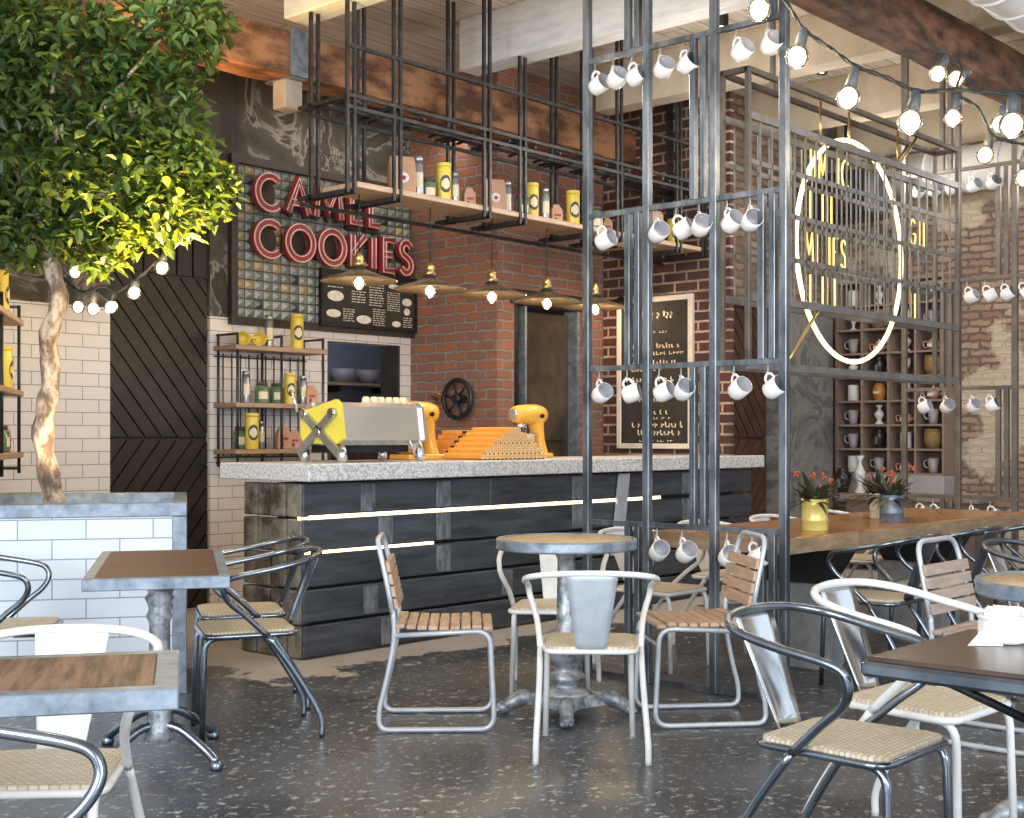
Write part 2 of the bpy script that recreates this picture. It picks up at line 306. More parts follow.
# ---------------------------------------------------------------- mesh builder
class MB:
    def __init__(s): s.v = []; s.f = []; s.mi = []; s.sm = []; s.cur = 0; s.smooth = False; s.mats = []
    def mat(s, name):
        if name not in s.mats: s.mats.append(name)
        s.cur = s.mats.index(name); return s
    def face(s, idx): s.f.append(idx); s.mi.append(s.cur); s.sm.append(s.smooth)
    def hexa(s, p):                                               # 8 corners: bottom ring, top ring
        o = len(s.v); s.v += [tuple(q) for q in p]
        for q in ((3, 2, 1, 0), (4, 5, 6, 7), (0, 1, 5, 4), (1, 2, 6, 5), (2, 3, 7, 6), (3, 0, 4, 7)): s.face([o + i for i in q])
        return s
    def box(s, x0, x1, y0, y1, z0, z1, rz=0, at=(0, 0, 0), chamfer=0.0):
        p = []
        for z in (z0, z1):
            for x, y in ((x0, y0), (x1, y0), (x1, y1), (x0, y1)):
                X = x * math.cos(rz) - y * math.sin(rz) + at[0]; Y = x * math.sin(rz) + y * math.cos(rz) + at[1]; p.append((X, Y, z + at[2]))
        if chamfer: return s.cbox(p, chamfer)
        return s.hexa(p)
    def cbox(s, p, c):                                            # box whose edges are eased
        P = [Vector(q) for q in p]; ctr = sum(P, Vector()) / 8
        ex = (P[1] - P[0]).normalized(); ey = (P[3] - P[0]).normalized(); ez = (P[4] - P[0]).normalized()
        hx, hy, hz = (P[1] - P[0]).length / 2, (P[3] - P[0]).length / 2, (P[4] - P[0]).length / 2
        c = min(c, hx * .49, hy * .49, hz * .49); o = len(s.v); key = {}
        for sx in (-1, 1):
            for sy in (-1, 1):
                for sz in (-1, 1):
                    for a, (dx, dy, dz) in enumerate(((0, c, c), (c, 0, c), (c, c, 0))):
                        q = ctr + ex * sx * (hx - dx) + ey * sy * (hy - dy) + ez * sz * (hz - dz); key[(sx, sy, sz, a)] = len(s.v); s.v.append(tuple(q))
        k = key
        for sg in (-1, 1):
            for a in range(3):
                def kk(u, v):
                    t = [0, 0, 0]; t[a] = sg; t[(a + 1) % 3] = u; t[(a + 2) % 3] = v; return k[(t[0], t[1], t[2], a)]
                q = [kk(-1, -1), kk(1, -1), kk(1, 1), kk(-1, 1)]; s.face(q if sg > 0 else q[::-1])
        for a in range(3):
            b_, c_ = (a + 1) % 3, (a + 2) % 3
            for u in (-1, 1):
                for w in (-1, 1):
                    def kk(e, f):
                        t = [0, 0, 0]; t[a] = e; t[b_] = u; t[c_] = w; return k[(t[0], t[1], t[2], f)]
                    q = [kk(-1, b_), kk(1, b_), kk(1, c_), kk(-1, c_)]; s.face(q if u * w < 0 else q[::-1])
        for sx in (-1, 1):
            for sy in (-1, 1):
                for sz in (-1, 1):
                    q = [k[(sx, sy, sz, 0)], k[(sx, sy, sz, 1)], k[(sx, sy, sz, 2)]]; s.face(q if sx * sy * sz > 0 else q[::-1])
        return s
    def bar(s, a, b, w, t, up=(0, 0, 1)):                          # rectangular bar from a to b, width w across, thickness t along up
        a, b = Vector(a), Vector(b); d = (b - a).normalized(); u = Vector(up)
        if abs(d.dot(u)) > .99: u = Vector((1, 0, 0))
        r = d.cross(u).normalized(); u = r.cross(d).normalized(); r *= w / 2; u *= t / 2
        return s.hexa([a - r - u, a + r - u, b + r - u, b - r - u, a - r + u, a + r + u, b + r + u, b - r + u])
    def tube(s, pts, r, n=8, closed=False, caps=True):
        P = [Vector(p) for p in pts]; m = len(P); o = len(s.v); rs = r if isinstance(r, (list, tuple)) else [r] * m
        def tan(i):
            if closed: return (P[(i + 1) % m] - P[i - 1]).normalized()
            return (P[min(i + 1, m - 1)] - P[max(i - 1, 0)]).normalized()
        t = tan(0); u = t.orthogonal().normalized()
        for i in range(m):
            t2 = tan(i); q = t.rotation_difference(t2); u = q @ u; u = (u - t2 * u.dot(t2)).normalized(); t = t2; w = t.cross(u)
            for j in range(n):
                a = 2 * PI * j / n; s.v.append(tuple(P[i] + (u * math.cos(a) + w * math.sin(a)) * rs[i]))
        sm = s.smooth; s.smooth = True
        for i in range(m if closed else m - 1):
            for j in range(n):
                a, b = o + i * n + j, o + i * n + (j + 1) % n; k = ((i + 1) % m) * n + o
                s.face([a, b, k + (j + 1) % n, k + j])
        s.smooth = False
        if caps and not closed:
            s.face([o + j for j in range(n)][::-1]); s.face([o + (m - 1) * n + j for j in range(n)])
        s.smooth = sm; return s
    def lathe(s, prof, at=(0, 0, 0), n=20, rot=None, caps=True):     # profile of (radius, z)
        o = len(s.v); R = rot or Matrix.Identity(3); at = Vector(at)
        for r, z in prof:
            for j in range(n):
                a = 2 * PI * j / n; s.v.append(tuple(at + R @ Vector((r * math.cos(a), r * math.sin(a), z))))
        sm = s.smooth; s.smooth = True
        for i in range(len(prof) - 1):
            for j in range(n):
                a = o + i * n; s.face([a + j, a + (j + 1) % n, a + n + (j + 1) % n, a + n + j])
        s.smooth = False
        if caps:
            if prof[0][0] > 1e-4: s.face([o + j for j in range(n)][::-1])
            if prof[-1][0] > 1e-4: e = o + (len(prof) - 1) * n; s.face([e + j for j in range(n)])
        s.smooth = sm; return s
    def sphere(s, c, r, n=14, m=9, sc=(1, 1, 1)):
        prof = [(max(1e-5, math.sin(PI * i / m)) * r, -math.cos(PI * i / m) * r) for i in range(m + 1)]
        return s.lathe(prof, c, n, Matrix.Diagonal(Vector(sc)), caps=False)
    def ribbon(s, pts, w, t, nrm):                                 # flat band along a polyline lying in the plane with normal nrm
        P = [Vector(p) for p in pts]; nrm = Vector(nrm); m = len(P); o = len(s.v)
        for i in range(m):
            d1 = (P[i] - P[i - 1]).normalized() if i else (P[1] - P[0]).normalized(); d2 = (P[i + 1] - P[i]).normalized() if i < m - 1 else d1
            b = (d1 + d2).normalized() if (d1 + d2).length > .1 else d1
            side = b.cross(nrm).normalized(); k = 1 / max(.55, side.dot(d1.cross(nrm).normalized())); side *= k * w / 2
            s.v += [tuple(P[i] - side - nrm * t / 2), tuple(P[i] + side - nrm * t / 2), tuple(P[i] + side + nrm * t / 2), tuple(P[i] - side + nrm * t / 2)]
        for i in range(m - 1):
            a = o + 4 * i
            for j in range(4): s.face([a + j, a + (j + 1) % 4, a + 4 + (j + 1) % 4, a + 4 + j])
        s.face([o + 3, o + 2, o + 1, o]); e = o + 4 * (m - 1); s.face([e, e + 1, e + 2, e + 3]); return s
    def build(s, name, m=None, parent=None, loc=None, rz=None):
        me = bpy.data.meshes.new(name); me.from_pydata(s.v, [], s.f)
        if m and not s.mats: s.mats = [m]
        for q in s.mats: me.materials.append(M[q])
        me.polygons.foreach_set('material_index', s.mi); me.polygons.foreach_set('use_smooth', s.sm); me.update()
        import bmesh
        bm = bmesh.new(); bm.from_mesh(me); bmesh.ops.recalc_face_normals(bm, faces=bm.faces); bm.to_mesh(me); bm.free()
        o = bpy.data.objects.new(name, me); C.objects.link(o)
        if parent: o.parent = parent
        if loc is not None: o.location = loc
        if rz is not None: o.rotation_euler = (0, 0, rz)
        return o
def smooth(pts, k=6, closed=False):
    P = [Vector(p) for p in pts]; out = []; m = len(P)
    for i in range(m if closed else m - 1):
        p0 = P[i - 1] if (i or closed) else P[0] * 2 - P[1]; p1 = P[i]; p2 = P[(i + 1) % m]; p3 = P[(i + 2) % m] if (closed or i + 2 < m) else P[-1] * 2 - P[-2]
        for j in range(k):
            t = j / k; out.append(.5 * ((2 * p1) + (p2 - p0) * t + (2 * p0 - 5 * p1 + 4 * p2 - p3) * t * t + (3 * p1 - p0 - 3 * p2 + p3) * t ** 3))
    if not closed: out.append(P[-1])
    return out
def fillet(pts, r=.05, k=5):                                       # straight runs with rounded bends
    P = [Vector(p) for p in pts]; out = [P[0]]
    for i in range(1, len(P) - 1):
        a, b, c = P[i - 1], P[i], P[i + 1]; q = min(r, (a - b).length * .49, (c - b).length * .49)
        s0, s1 = b + (a - b).normalized() * q, b + (c - b).normalized() * q
        for j in range(k + 1):
            t = j / k; out.append(s0 * (1 - t) ** 2 + b * 2 * t * (1 - t) + s1 * t * t)
    out.append(P[-1]); return out
used = set()
def tag(o, label, cat, group=None):
    o['label'] = label; o['category'] = cat
    if group: o['group'] = group
    return o
def thing(name, label, cat, loc=(0, 0, 0), rz=0, group=None):
    o = bpy.data.objects.new(name, None); C.objects.link(o); o.location = loc; o.rotation_euler = (0, 0, rz); o.empty_display_size = .1
    return tag(o, label, cat, group)
def struct(o): o['kind'] = 'structure'; return o
def wallbox(name, m, *a, **k): return struct(MB().box(*a, **k).build(name, m))
def dup(o, loc=None, rz=None, label=None, group=None, parent=None):
    c = o.copy(); C.objects.link(c)
    if parent: c.parent = parent
    if loc is not None: c.location = loc
    if rz is not None: c.rotation_euler = (0, 0, rz)
    if label: c['label'] = label
    if group: c['group'] = group
    for ch in list(o.children): dup(ch, parent=c)
    return c
# ================================================================ THE SETTING
YW = 8.1; CE = 4.25
wallbox('floor', 'floor_concrete', -3.5, 13, -4, 12, -.1, 0)
wallbox('ceiling', 'ceiling_planks', -3.5, 13, -1.2, 9.5, CE, CE + .1)
# back wall with the sign: tiled foot, plaster head, hatch to the kitchen
xa, xb = 4.863, 5.683                                            # the left timber door
xh0, xh1, zh0, zh1 = 6.80, 7.60, .9, 2.02                         # hatch
w = MB().mat('white_tile_x')
w.box(2.6, xa, YW, YW + .2, 0, 2.14); w.box(xb, xh0, YW, YW + .2, 0, 2.14); w.box(xh0, xh1, YW, YW + .2, 0, zh0); w.box(xh0, xh1, YW, YW + .2, zh1, 2.14); w.box(xh1, 7.72, YW, YW + .2, 0, 2.14)
w.mat('dark_plaster'); w.box(2.6, xa, YW, YW + .2, 2.14, CE); w.box(xb, 7.72, YW, YW + .2, 2.14, CE); w.box(xa, xb, YW, YW + .2, 2.78, CE)
struct(w.build('wall_back'))
w = MB().mat('red_brick_y'); w.box(7.72, 7.925, 7.105, 8.3, 0, CE); w.mat('red_brick_x'); w.box(7.722, 7.925, 7.103, 7.3, 0, CE); w.box(7.925, 8.846, 7.103, 7.3, 2.45, CE); w.box(8.846, 9.098, 7.103, 7.3, 0, CE)
w.mat('red_brick_y').box(7.718, 7.74, 7.105, 8.1, 0, CE)
struct(w.build('wall_brick_front'))
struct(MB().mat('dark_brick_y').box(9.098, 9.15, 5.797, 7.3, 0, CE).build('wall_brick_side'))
struct(MB().mat('tan_brick_x').box(9.15, 11.42, 6.2, 6.4, 2.42, CE).build('wall_brick_far'))
struct(MB().mat('concrete_pillar').box(10.42, 11.42, 6.12, 6.6, 0, 2.45, chamfer=.01).build('pillar'))
struct(MB().mat('tan_brick_y').box(12.0, 12.2, -3, 6.6, 0, CE).build('wall_right'))
struct(MB().mat('tan_brick_x').box(11.42, 12.1, 6.5, 6.7, 0, CE).build('wall_corner'))
# left wing wall, turned with the planter
def L4(a, b, z=0.0):                                             # a along the wing's cross direction, b along its length, from the planter's outer corner
    R = -1.585 + .9714 * a - .2413 * b; D = 6.39 + .2413 * a + .9704 * b; X, Y = xy(R, D); return Vector((X, Y, z))
# doors of slanted boards
def board_door(name, x0, x1, y, z1, m, zt=None):
    d = MB().mat(m); zm = 1.24; g = .010
    d.box(x0, x1, y + .03, y + .09, 0, zt or z1)
    def clip(poly, f):
        out = []
        for i in range(len(poly)):
            a, b = poly[i], poly[(i + 1) % len(poly)]; fa, fb = f(a), f(b)
            if fa >= 0: out.append(a)
            if (fa >= 0) != (fb >= 0): t = fa / (fa - fb); out.append((a[0] + (b[0] - a[0]) * t, a[1] + (b[1] - a[1]) * t))
        return out
    W = x1 - x0
    def slab(poly):
        if len(poly) < 3: return
        o = len(d.v); n = len(poly)
        d.v += [(px, y, pz) for px, pz in poly] + [(px, y + .03, pz) for px, pz in poly]
        d.face([o + i for i in range(n)])
        for i in range(n): d.face([o + i, o + (i + 1) % n, o + n + (i + 1) % n, o + n + i])
    for lo, hi, sg in ((zm + .012, z1, 1), (.02, zm - .012, -1)):
        rect = [(x0 + .01, lo), (x1 - .01, lo), (x1 - .01, hi), (x0 + .01, hi)]; k = 1.25; bw = .105 * math.hypot(1, k)
        c = -2.5
        while c < 4:
            # boards follow z = -sg*k*(x-x0)+zm+c ; band between c and c+bw
            f1 = lambda p: (p[1] + sg * k * (p[0] - x0)) - (lo + c + g); f2 = lambda p: (lo + c + bw - g) - (p[1] + sg * k * (p[0] - x0))
            slab(clip(clip(rect, f1), f2)); c += bw
    if zt:
        n = 6
        for i in range(n): slab([(x0 + W * i / n + g, z1 + .02), (x0 + W * (i + 1) / n - g / 2, z1 + .02), (x0 + W * (i + 1) / n - g / 2, zt), (x0 + W * i / n + g, zt)])
    return struct(d.build(name))
board_door('door_1', xa, xb, YW + .02, 2.40, 'dark_door_wood', 2.78)
board_door('door_2', 9.15, 10.42, 6.25, 2.42, 'brown_door_wood')
# metal door in the brick niche with its lintel
d = MB().mat('rust_door'); d.box(8.16, 8.80, 7.26, 7.30, .0, 2.30); d.build
d.mat('black_iron').box(7.925, 8.03, 7.16, 7.3, 0, 2.34); d.mat('zinc').box(8.10, 8.125, 7.14, 7.22, 0, 2.33); d.mat('black_iron').box(8.03, 8.16, 7.27, 7.3, 0, 2.34); d.mat('zinc').box(8.80, 8.846, 7.16, 7.3, 0, 2.34)
d.mat('rust_door').box(8.22, 8.74, 7.245, 7.262, .15, 1.1); d.box(8.22, 8.74, 7.245, 7.262, 1.22, 2.2)
struct(d.build('door_3'))
struct(MB().mat('dark_trim').box(7.87, 8.90, 7.07, 7.3, 2.335, 2.45, chamfer=.01).build('lintel'))
# timber beams
def beam(name, m, x0, x1, y0, y1, z0, z1):
    b = MB().mat(m); n = 40 if (x1 - x0) > 2 else 2; o = 0
    rnd = random.Random(3)
    if n > 2:
        for i in range(n + 1):
            x = x0 + (x1 - x0) * i / n
            for (y, z) in ((y0, z0), (y1, z0), (y1, z1), (y0, z1)): b.v.append((x, y + rnd.uniform(-.006, .006), z + rnd.uniform(-.008, .008)))
        for i in range(n):
            for j in range(4): b.face([4 * i + j, 4 * i + (j + 1) % 4, 4 * i + 4 + (j + 1) % 4, 4 * i + 4 + j])
        b.face([3, 2, 1, 0]); b.face([4 * n + q for q in range(4)])
    else: b.box(x0, x1, y0, y1, z0, z1, chamfer=.008)
    return struct(b.build(name))
beam('beam_1', 'brown_beam', 1.2, 9.1, 6.75, 7.0, 3.60, 3.88)
beam('beam_2', 'dark_beam', 2.0, 12, 3.41, 3.62, 3.60, 3.88)
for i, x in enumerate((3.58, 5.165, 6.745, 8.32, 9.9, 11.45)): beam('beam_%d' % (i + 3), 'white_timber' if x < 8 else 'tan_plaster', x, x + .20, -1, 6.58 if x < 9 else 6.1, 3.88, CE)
c = MB().mat('pale_concrete').box(5.35, 5.50, 6.80, 6.93, 3.40, 3.60, chamfer=.008); struct(c.build('trim_1'))
c = MB().mat('zinc').box(5.35, 5.49, 6.735, 6.748, 3.59, 3.9); c.box(5.35, 5.49, 6.735, 7.01, 3.585, 3.597); struct(c.build('trim_2'))

# ================================================================ SIGN WALL
# faceted tile panel
t = MB()
rnd = random.Random(5); nx, nz = 21, 16; px0, px1, pz0, pz1 = 5.90, 7.70, 2.15, 3.30; wx, wz = (px1 - px0) / nx, (pz1 - pz0) / nz
for i in range(nx):
    for j in range(nz):
        q = rnd.random(); t.mat('tile_green' if q < .40 else 'tile_grey' if q < .86 else 'tile_cream' if q < .96 else 'tile_black')
        x0, z0 = px0 + i * wx, pz0 + j * wz; g = .004
        o = len(t.v); y = YW - .012
        t.v += [(x0 + g, y, z0 + g), (x0 + wx - g, y, z0 + g), (x0 + wx - g, y, z0 + wz - g), (x0 + g, y, z0 + wz - g), (x0 + wx * .5, y - .022, z0 + wz * .5)]
        for k in range(4): t.face([o + k, o + (k + 1) % 4, o + 4])
panel = tag(t.build('tile_panel'), 'panel of grey green faceted tiles on the wall behind the red letters', 'wall panel')
f = MB().mat('dark_trim'); f.box(5.84, 5.90, YW - .05, YW, 2.09, 3.36); f.box(5.90, 7.718, YW - .05, YW, 2.09, 2.15); f.box(5.90, 7.718, YW - .05, YW, 3.30, 3.36); f.box(5.9, 7.7, YW - .012, YW, 2.15, 3.3)
f.build('panel_frame', None, panel)

# stroke letters (unit height)
def arc(cx, cy, rx, ry, a0, a1, n=14): return [(cx + rx * math.cos(math.radians(a0 + (a1 - a0) * i / n)), cy + ry * math.sin(math.radians(a0 + (a1 - a0) * i / n))) for i in range(n + 1)]
GL = {
 'C': (.82, [arc(.46, .5, .42, .5, 48, 312, 20)]), 'O': (.92, [arc(.46, .5, .44, .5, 90, 450, 26)]),
 'A': (.80, [[(.02, 0), (.40, 1), (.78, 0)], [(.15, .32), (.65, .32)]]), 'M': (.92, [[(.04, 0), (.14, 1), (.46, .25), (.78, 1), (.88, 0)]]),
 'E': (.58, [[(.56, 1), (.08, 1), (.08, 0), (.56, 0)], [(.08, .52), (.46, .52)]]), 'L': (.54, [[(.08, 1), (.08, 0), (.54, 0)]]),
 'K': (.70, [[(.08, 0), (.08, 1)], [(.66, 1), (.10, .45), (.68, 0)]]), 'I': (.16, [[(.08, 0), (.08, 1)]]),
 'S': (.62, [smooth([Vector((x, y, 0)) for x, y in ((.56, .84), (.40, .98), (.20, .96), (.08, .80), (.14, .62), (.32, .52), (.50, .40), (.56, .22), (.46, .05), (.26, .0), (.06, .14))], 3)]),
 'G': (.80, [arc(.44, .5, .40, .5, 50, 330, 18) + [(.80, .46), (.52, .46)]]), 'U': (.7, [[(.06, 1), (.06, .3)] + arc(.35, .3, .29, .3, 180, 360, 10) + [(.64, 1)]]),
}
def strokes(ch, x, z, h, y, sx=1.0):
    w, ss = GL[ch]; return [[Vector((x + p[0] * h * sx, y, z + p[1] * h)) for p in s] for s in ss], w * h * sx
sign = thing('letter_sign', 'red double lined wall letters spelling CAMEL COOKIES on the faceted tile panel', 'sign', (0, 0, 0))
def sign_word(word, z, h, pxs):
    for ch, (p0, p1) in zip(word, pxs):
        x, x1 = onY(p0, HY, YW - .1).x + .022, onY(p1, HY, YW - .1).x - .022; sc = (x1 - x) / (GL[ch][0] * h) if ch != 'I' else 1.0; ss, wd = strokes(ch, x, z, h, YW - .10, sc); b = MB()
        for s in ss:
            b.mat('sign_red').ribbon(s, .050, .05, (0, -1, 0))
        lt = b.build('letter', None, sign)
        b2 = MB().mat('sign_pink_tube')
        for s in ss:
            for off in (-.022, .022):
                P = []
                for k in range(len(s)):
                    d1 = (s[k] - s[k - 1]).normalized() if k else (s[1] - s[0]).normalized(); d2 = (s[k + 1] - s[k]).normalized() if k < len(s) - 1 else d1
                    bb = (d1 + d2).normalized() if (d1 + d2).length > .2 else d1; sd = bb.cross(Vector((0, -1, 0))).normalized(); P.append(s[k] + sd * off + Vector((0, -.028, 0)))
                b2.tube(P, .0065, 6)
        b2.build('outline', None, lt)
        b3 = MB().mat('sign_backing')
        if ch in 'CO':
            cx = x + .46 * h * sc; o = len(b3.v); pr = arc(cx, z + .5 * h, .40 * h * sc, .47 * h, 0, 360, 28)[:-1]
            b3.v += [(p[0], YW - .045, p[1]) for p in pr] + [(p[0], YW - .03, p[1]) for p in pr]; n = len(pr); b3.face([o + k for k in range(n)]); b3.face([o + n + k for k in range(n)][::-1])
            for k in range(n): b3.face([o + k, o + (k + 1) % n, o + n + (k + 1) % n, o + n + k])
        else:
            for s in ss: b3.ribbon([p + Vector((.035, .045, -.012)) for p in s], .085, .03, (0, -1, 0))
        b3.build('backing', None, lt)
sign_word('CAMEL', 2.975, .245, ((252, 281), (284, 310), (311, 343), (346, 363), (365, 380)))
sign_word('COOKIES', 2.622, .250, ((251, 282), (283, 314), (316, 345), (347, 366), (368, 375), (379, 395), (396, 412)))
# menu board under the letters
mb = thing('menu_board', 'black menu board with white ovals above the kitchen hatch', 'menu board')
MB().mat('chalkboard').box(6.70, 7.70, YW - .075, YW - .052, 2.16, 2.555, chamfer=.004).build('board', None, mb)
f = MB().mat('black_iron'); f.box(6.67, 6.70, YW - .085, YW - .053, 2.13, 2.585); f.box(7.69, 7.715, YW - .085, YW - .053, 2.13, 2.585); f.box(6.70, 7.69, YW - .085, YW - .053, 2.555, 2.585); f.box(6.70, 7.69, YW - .085, YW - .053, 2.13, 2.16); f.build('board_frame', None, mb)
rnd = random.Random(11); tx = MB().mat('chalk_white')
for (cx, cz, rx, rz) in ((6.82, 2.375, .085, .042), (6.80, 2.235, .075, .032), (7.12, 2.205, .08, .034), (7.60, 2.38, .055, .032), (7.45, 2.50, .06, .02), (7.60, 2.30, .035, .03), (7.48, 2.19, .05, .025)):
    pr = arc(cx, cz, rx, rz, 0, 360, 20)[:-1]; o = len(tx.v); tx.v += [(p[0], YW - .078, p[1]) for p in pr]; tx.face([o + k for k in range(20)])
for (x0, x1, z0, z1, lw) in ((6.76, 6.98, 2.49, 2.53, .02), (6.99, 7.14, 2.34, 2.43, .008), (7.18, 7.34, 2.33, 2.52, .008), (7.38, 7.52, 2.29, 2.45, .007), (6.9, 7.02, 2.18, 2.28, .007), (7.22, 7.36, 2.17, 2.30, .007), (7.56, 7.66, 2.17, 2.25, .007), (6.74, 6.90, 2.44, 2.47, .008)):
    z = z1
    while z > z0:
        x = x0
        while x < x1 - .01:
            l = min(rnd.uniform(.012, .05), x1 - x); tx.box(x, x + l, YW - .078, YW - .0755, z - lw * .8, z); x += l + .012
        z -= lw * 2.6
tx.build('lettering', None, mb)
# kitchen seen through the hatch
k = MB().mat('room_paint'); k.box(6.5, 11, 10.2, 10.3, 0, 2.8); k.box(6.3, 6.5, YW + .2, 10.3, 0, 2.8); k.box(11, 11.1, YW + .2, 10.3, 0, 2.8); k.box(6.3, 11.1, YW + .2, 10.3, 2.8, 2.9); k.mat('white_tile_x'); k.mat('dark_trim').box(7.575, 7.60, YW + .01, YW + .22, zh0, zh1); k.mat('red_brick_x').box(9.45, 9.85, 10.0, 10.2, 0, 2.3)
struct(k.build('wall_kitchen'))
sh = thing('kitchen_shelf', 'wooden shelf seen in the dark kitchen behind the hatch', 'shelf')
MB().mat('shelf_wood').box(8.3, 9.3, 9.9, 10.18, 1.76, 1.79, chamfer=.005).build('board', None, sh)
for x in (8.5, 9.15): MB().mat('black_iron').box(x, x + .03, 9.95, 10.19, 1.70, 1.76).build('bracket', None, sh)
for i, x in enumerate((8.62, 8.95)):
    tag(MB().mat('ceramic_grey').lathe([(.06, 0), (.11, .05), (.13, .14), (.12, .14), (.10, .06), (.001, .03)], (x, 10.03, 1.791)).build('mixing_bowl'), 'grey bowl on the kitchen shelf behind the hatch, %s of two' % ('left' if i == 0 else 'right'), 'bowl', 'kitchen bowls')
tag(MB().mat('crate_red').box(8.1, 8.45, 9.2, 9.6, .9, 1.40, chamfer=.01).box(8.08, 8.47, 9.18, 9.62, 1.40, 1.44, chamfer=.005).box(8.15, 8.4, 9.19, 9.2, 1.0, 1.3).build('crate'), 'dark red crate inside the kitchen behind the hatch', 'crate')
tag(MB().mat('zinc').box(6.7, 9.0, 9.0, 9.75, .82, .9, chamfer=.01).box(6.75, 6.8, 9.05, 9.1, 0, .82).box(8.9, 8.95, 9.05, 9.1, 0, .82).box(6.75, 6.8, 9.65, 9.7, 0, .82).box(8.9, 8.95, 9.65, 9.7, 0, .82).build('kitchen_table'), 'steel kitchen worktable behind the hatch', 'table')

# chalkboard on the dark brick side wall
cb = thing('chalkboard', 'tall framed chalkboard with cream writing on the dark brick wall', 'chalkboard')
x = 9.097; y0, y1, z0, z1 = 6.18, 6.885, 1.19, 2.40
MB().mat('chalkboard').box(x - .03, x, y0, y1, z0, z1).build('board', None, cb)
f = MB().mat('cream_frame')
for q in ((y0 - .04, y0 + .005, z0 - .04, z1 + .04), (y1 - .005, y1 + .04, z0 - .04, z1 + .04), (y0, y1, z0 - .04, z0 + .005), (y0, y1, z1 - .005, z1 + .04)): f.box(x - .045, x, q[0], q[1], q[2], q[3], chamfer=.006)
f.build('frame', None, cb)
tx = MB().mat('menu_cream'); rnd = random.Random(4)
for (zz, lh, a, bb) in ((2.25, .075, .20, .55), (2.13, .02, .22, .48), (2.00, .045, .04, .62), (1.945, .03, .04, .66), (1.86, .045, .06, .60), (1.81, .03, .06, .46), (1.72, .045, .06, .56), (1.63, .045, .10, .58), (1.55, .04, .1, .5), (1.44, .045, .25, .5), (1.40, .025, .25, .52), (1.33, .05, .12, .64), (1.265, .05, .18, .62), (1.21, .02, .2, .55)):
    u = a * .7 / .7
    while u < bb:
        l = rnd.uniform(.014, .03); k = rnd.random(); yy = y1 - u
        if k < .6: tx.box(x - .033, x - .030, yy - lh * .22, yy, zz, zz + lh * rnd.uniform(.6, 1.0)); tx.box(x - .033, x - .030, yy - l, yy, zz, zz + lh * .25)
        else: tx.box(x - .033, x - .030, yy - l, yy, zz + lh * .35, zz + lh * .6); tx.box(x - .033, x - .030, yy - lh * .2, yy, zz, zz + lh * .7)
        u += l + (.012 if rnd.random() < .8 else .04)
tx.build('lettering', None, cb)
tag(MB().mat('black_iron').tube([(9.09, 6.75, 2.52), (8.95, 6.75, 2.50), (8.90, 6.75, 2.44)], .01).lathe([(.02, 0), (.05, -.03), (.13, -.09), (.125, -.09), (.001, -.02)], (8.89, 6.75, 2.44)).lathe([(.05, -.005), (.05, .005)], (9.092, 6.75, 2.52), rot=Matrix.Rotation(PI / 2, 3, 'Y')).build('picture_lamp'), 'small black lamp reaching over the framed chalkboard', 'lamp')
# iron hand wheel on the brick pier
wy, wz_ = 7.46, 1.56; hw = thing('hand_wheel', 'black iron wheel with spokes on the red brick pier', 'wheel')
R90 = Matrix.Rotation(PI / 2, 3, 'Y')
def ring(c, r, t, nrm='X', n=36, k=8): 
    P = []
    for i in range(n):
        a = 2 * PI * i / n; P.append(Vector(c) + (Vector((0, r * math.cos(a), r * math.sin(a))) if nrm == 'X' else Vector((r * math.cos(a), 0, r * math.sin(a))) if nrm == 'Y' else Vector((r * math.cos(a), r * math.sin(a), 0))))
    return P
MB().mat('black_iron').tube(ring((7.63, wy, wz_), .155, .02), .02, closed=True).build('rim', None, hw)
for i in range(6):
    a = PI / 3 * i + .2; MB().mat('black_iron').tube([(7.63, wy + .03 * math.cos(a), wz_ + .03 * math.sin(a)), (7.63, wy + .15 * math.cos(a), wz_ + .15 * math.sin(a))], .011).build('spoke', None, hw)
MB().mat('black_iron').lathe([(.035, -.04), (.045, .0), (.03, .1)], (7.63, wy, wz_), rot=R90).build('hub', None, hw)
cp = MB().mat('copper').tube(fillet([(7.68, 7.75, 1.56), (7.60, 7.75, 1.60), (7.56, 7.58, 1.60)], .03), .012); tag(cp.lathe([(.03, 0), (.03, .03)], (7.69, 7.75, 1.555), rot=R90).build('copper_pipe'), 'thin copper pipe beside the iron wheel on brick', 'pipe')

# ================================================================ BAR
bar = thing('bar_counter', 'long bar front of charred black boards with glowing gaps', 'bar counter', (0, 0, 0))
BX0, BX1, BY0, BY1 = 4.656, 9.35, 5.755, 6.35
rnd = random.Random(2)
zs = [0, .195, .395, .595, .795, .995]
for j in range(5):
    z0, z1 = zs[j] + .012, zs[j + 1] - .006
    if j == 3: z1 = .783
    xs = BX0
    cuts = [BX0, BX0 + rnd.uniform(1.5, 2.4), BX0 + rnd.uniform(3.0, 3.8), BX1]
    for a, b in zip(cuts[:-1], cuts[1:]):
        MB().box(a + .002, b - .002, BY0 + rnd.uniform(-.004, .004), BY0 + .035, z0, z1, chamfer=.006).build('board', 'black_board', bar)
MB().mat('black_iron').box(BX0 + .05, 9.09, BY0 + .05, BY1 - .3, .0, .99).box(9.06, 9.09, BY0 + .05, BY1, 0, .99).build('carcass', None, bar)
for z0, z1, a, b in ((.797, .812, BX0, 8.1), (.598, .606, BX0 + .05, 5.7)):
    MB().box(a, b, BY0 + .022, BY0 + .048, z0 - .012, z1 - .002).build('led_strip', 'led_warm', bar)
for j in range(5):                                                # left end of stacked blocks
    for i in range(4):
        y0 = 5.765 + i * .135; MB().box(BX0 - .012 + rnd.uniform(-.012, .012), BX0 + .06, y0 + .004, y0 + .131, zs[j] + .004, zs[j + 1] - .008, chamfer=.008).build('end_block', 'mossy_block', bar)
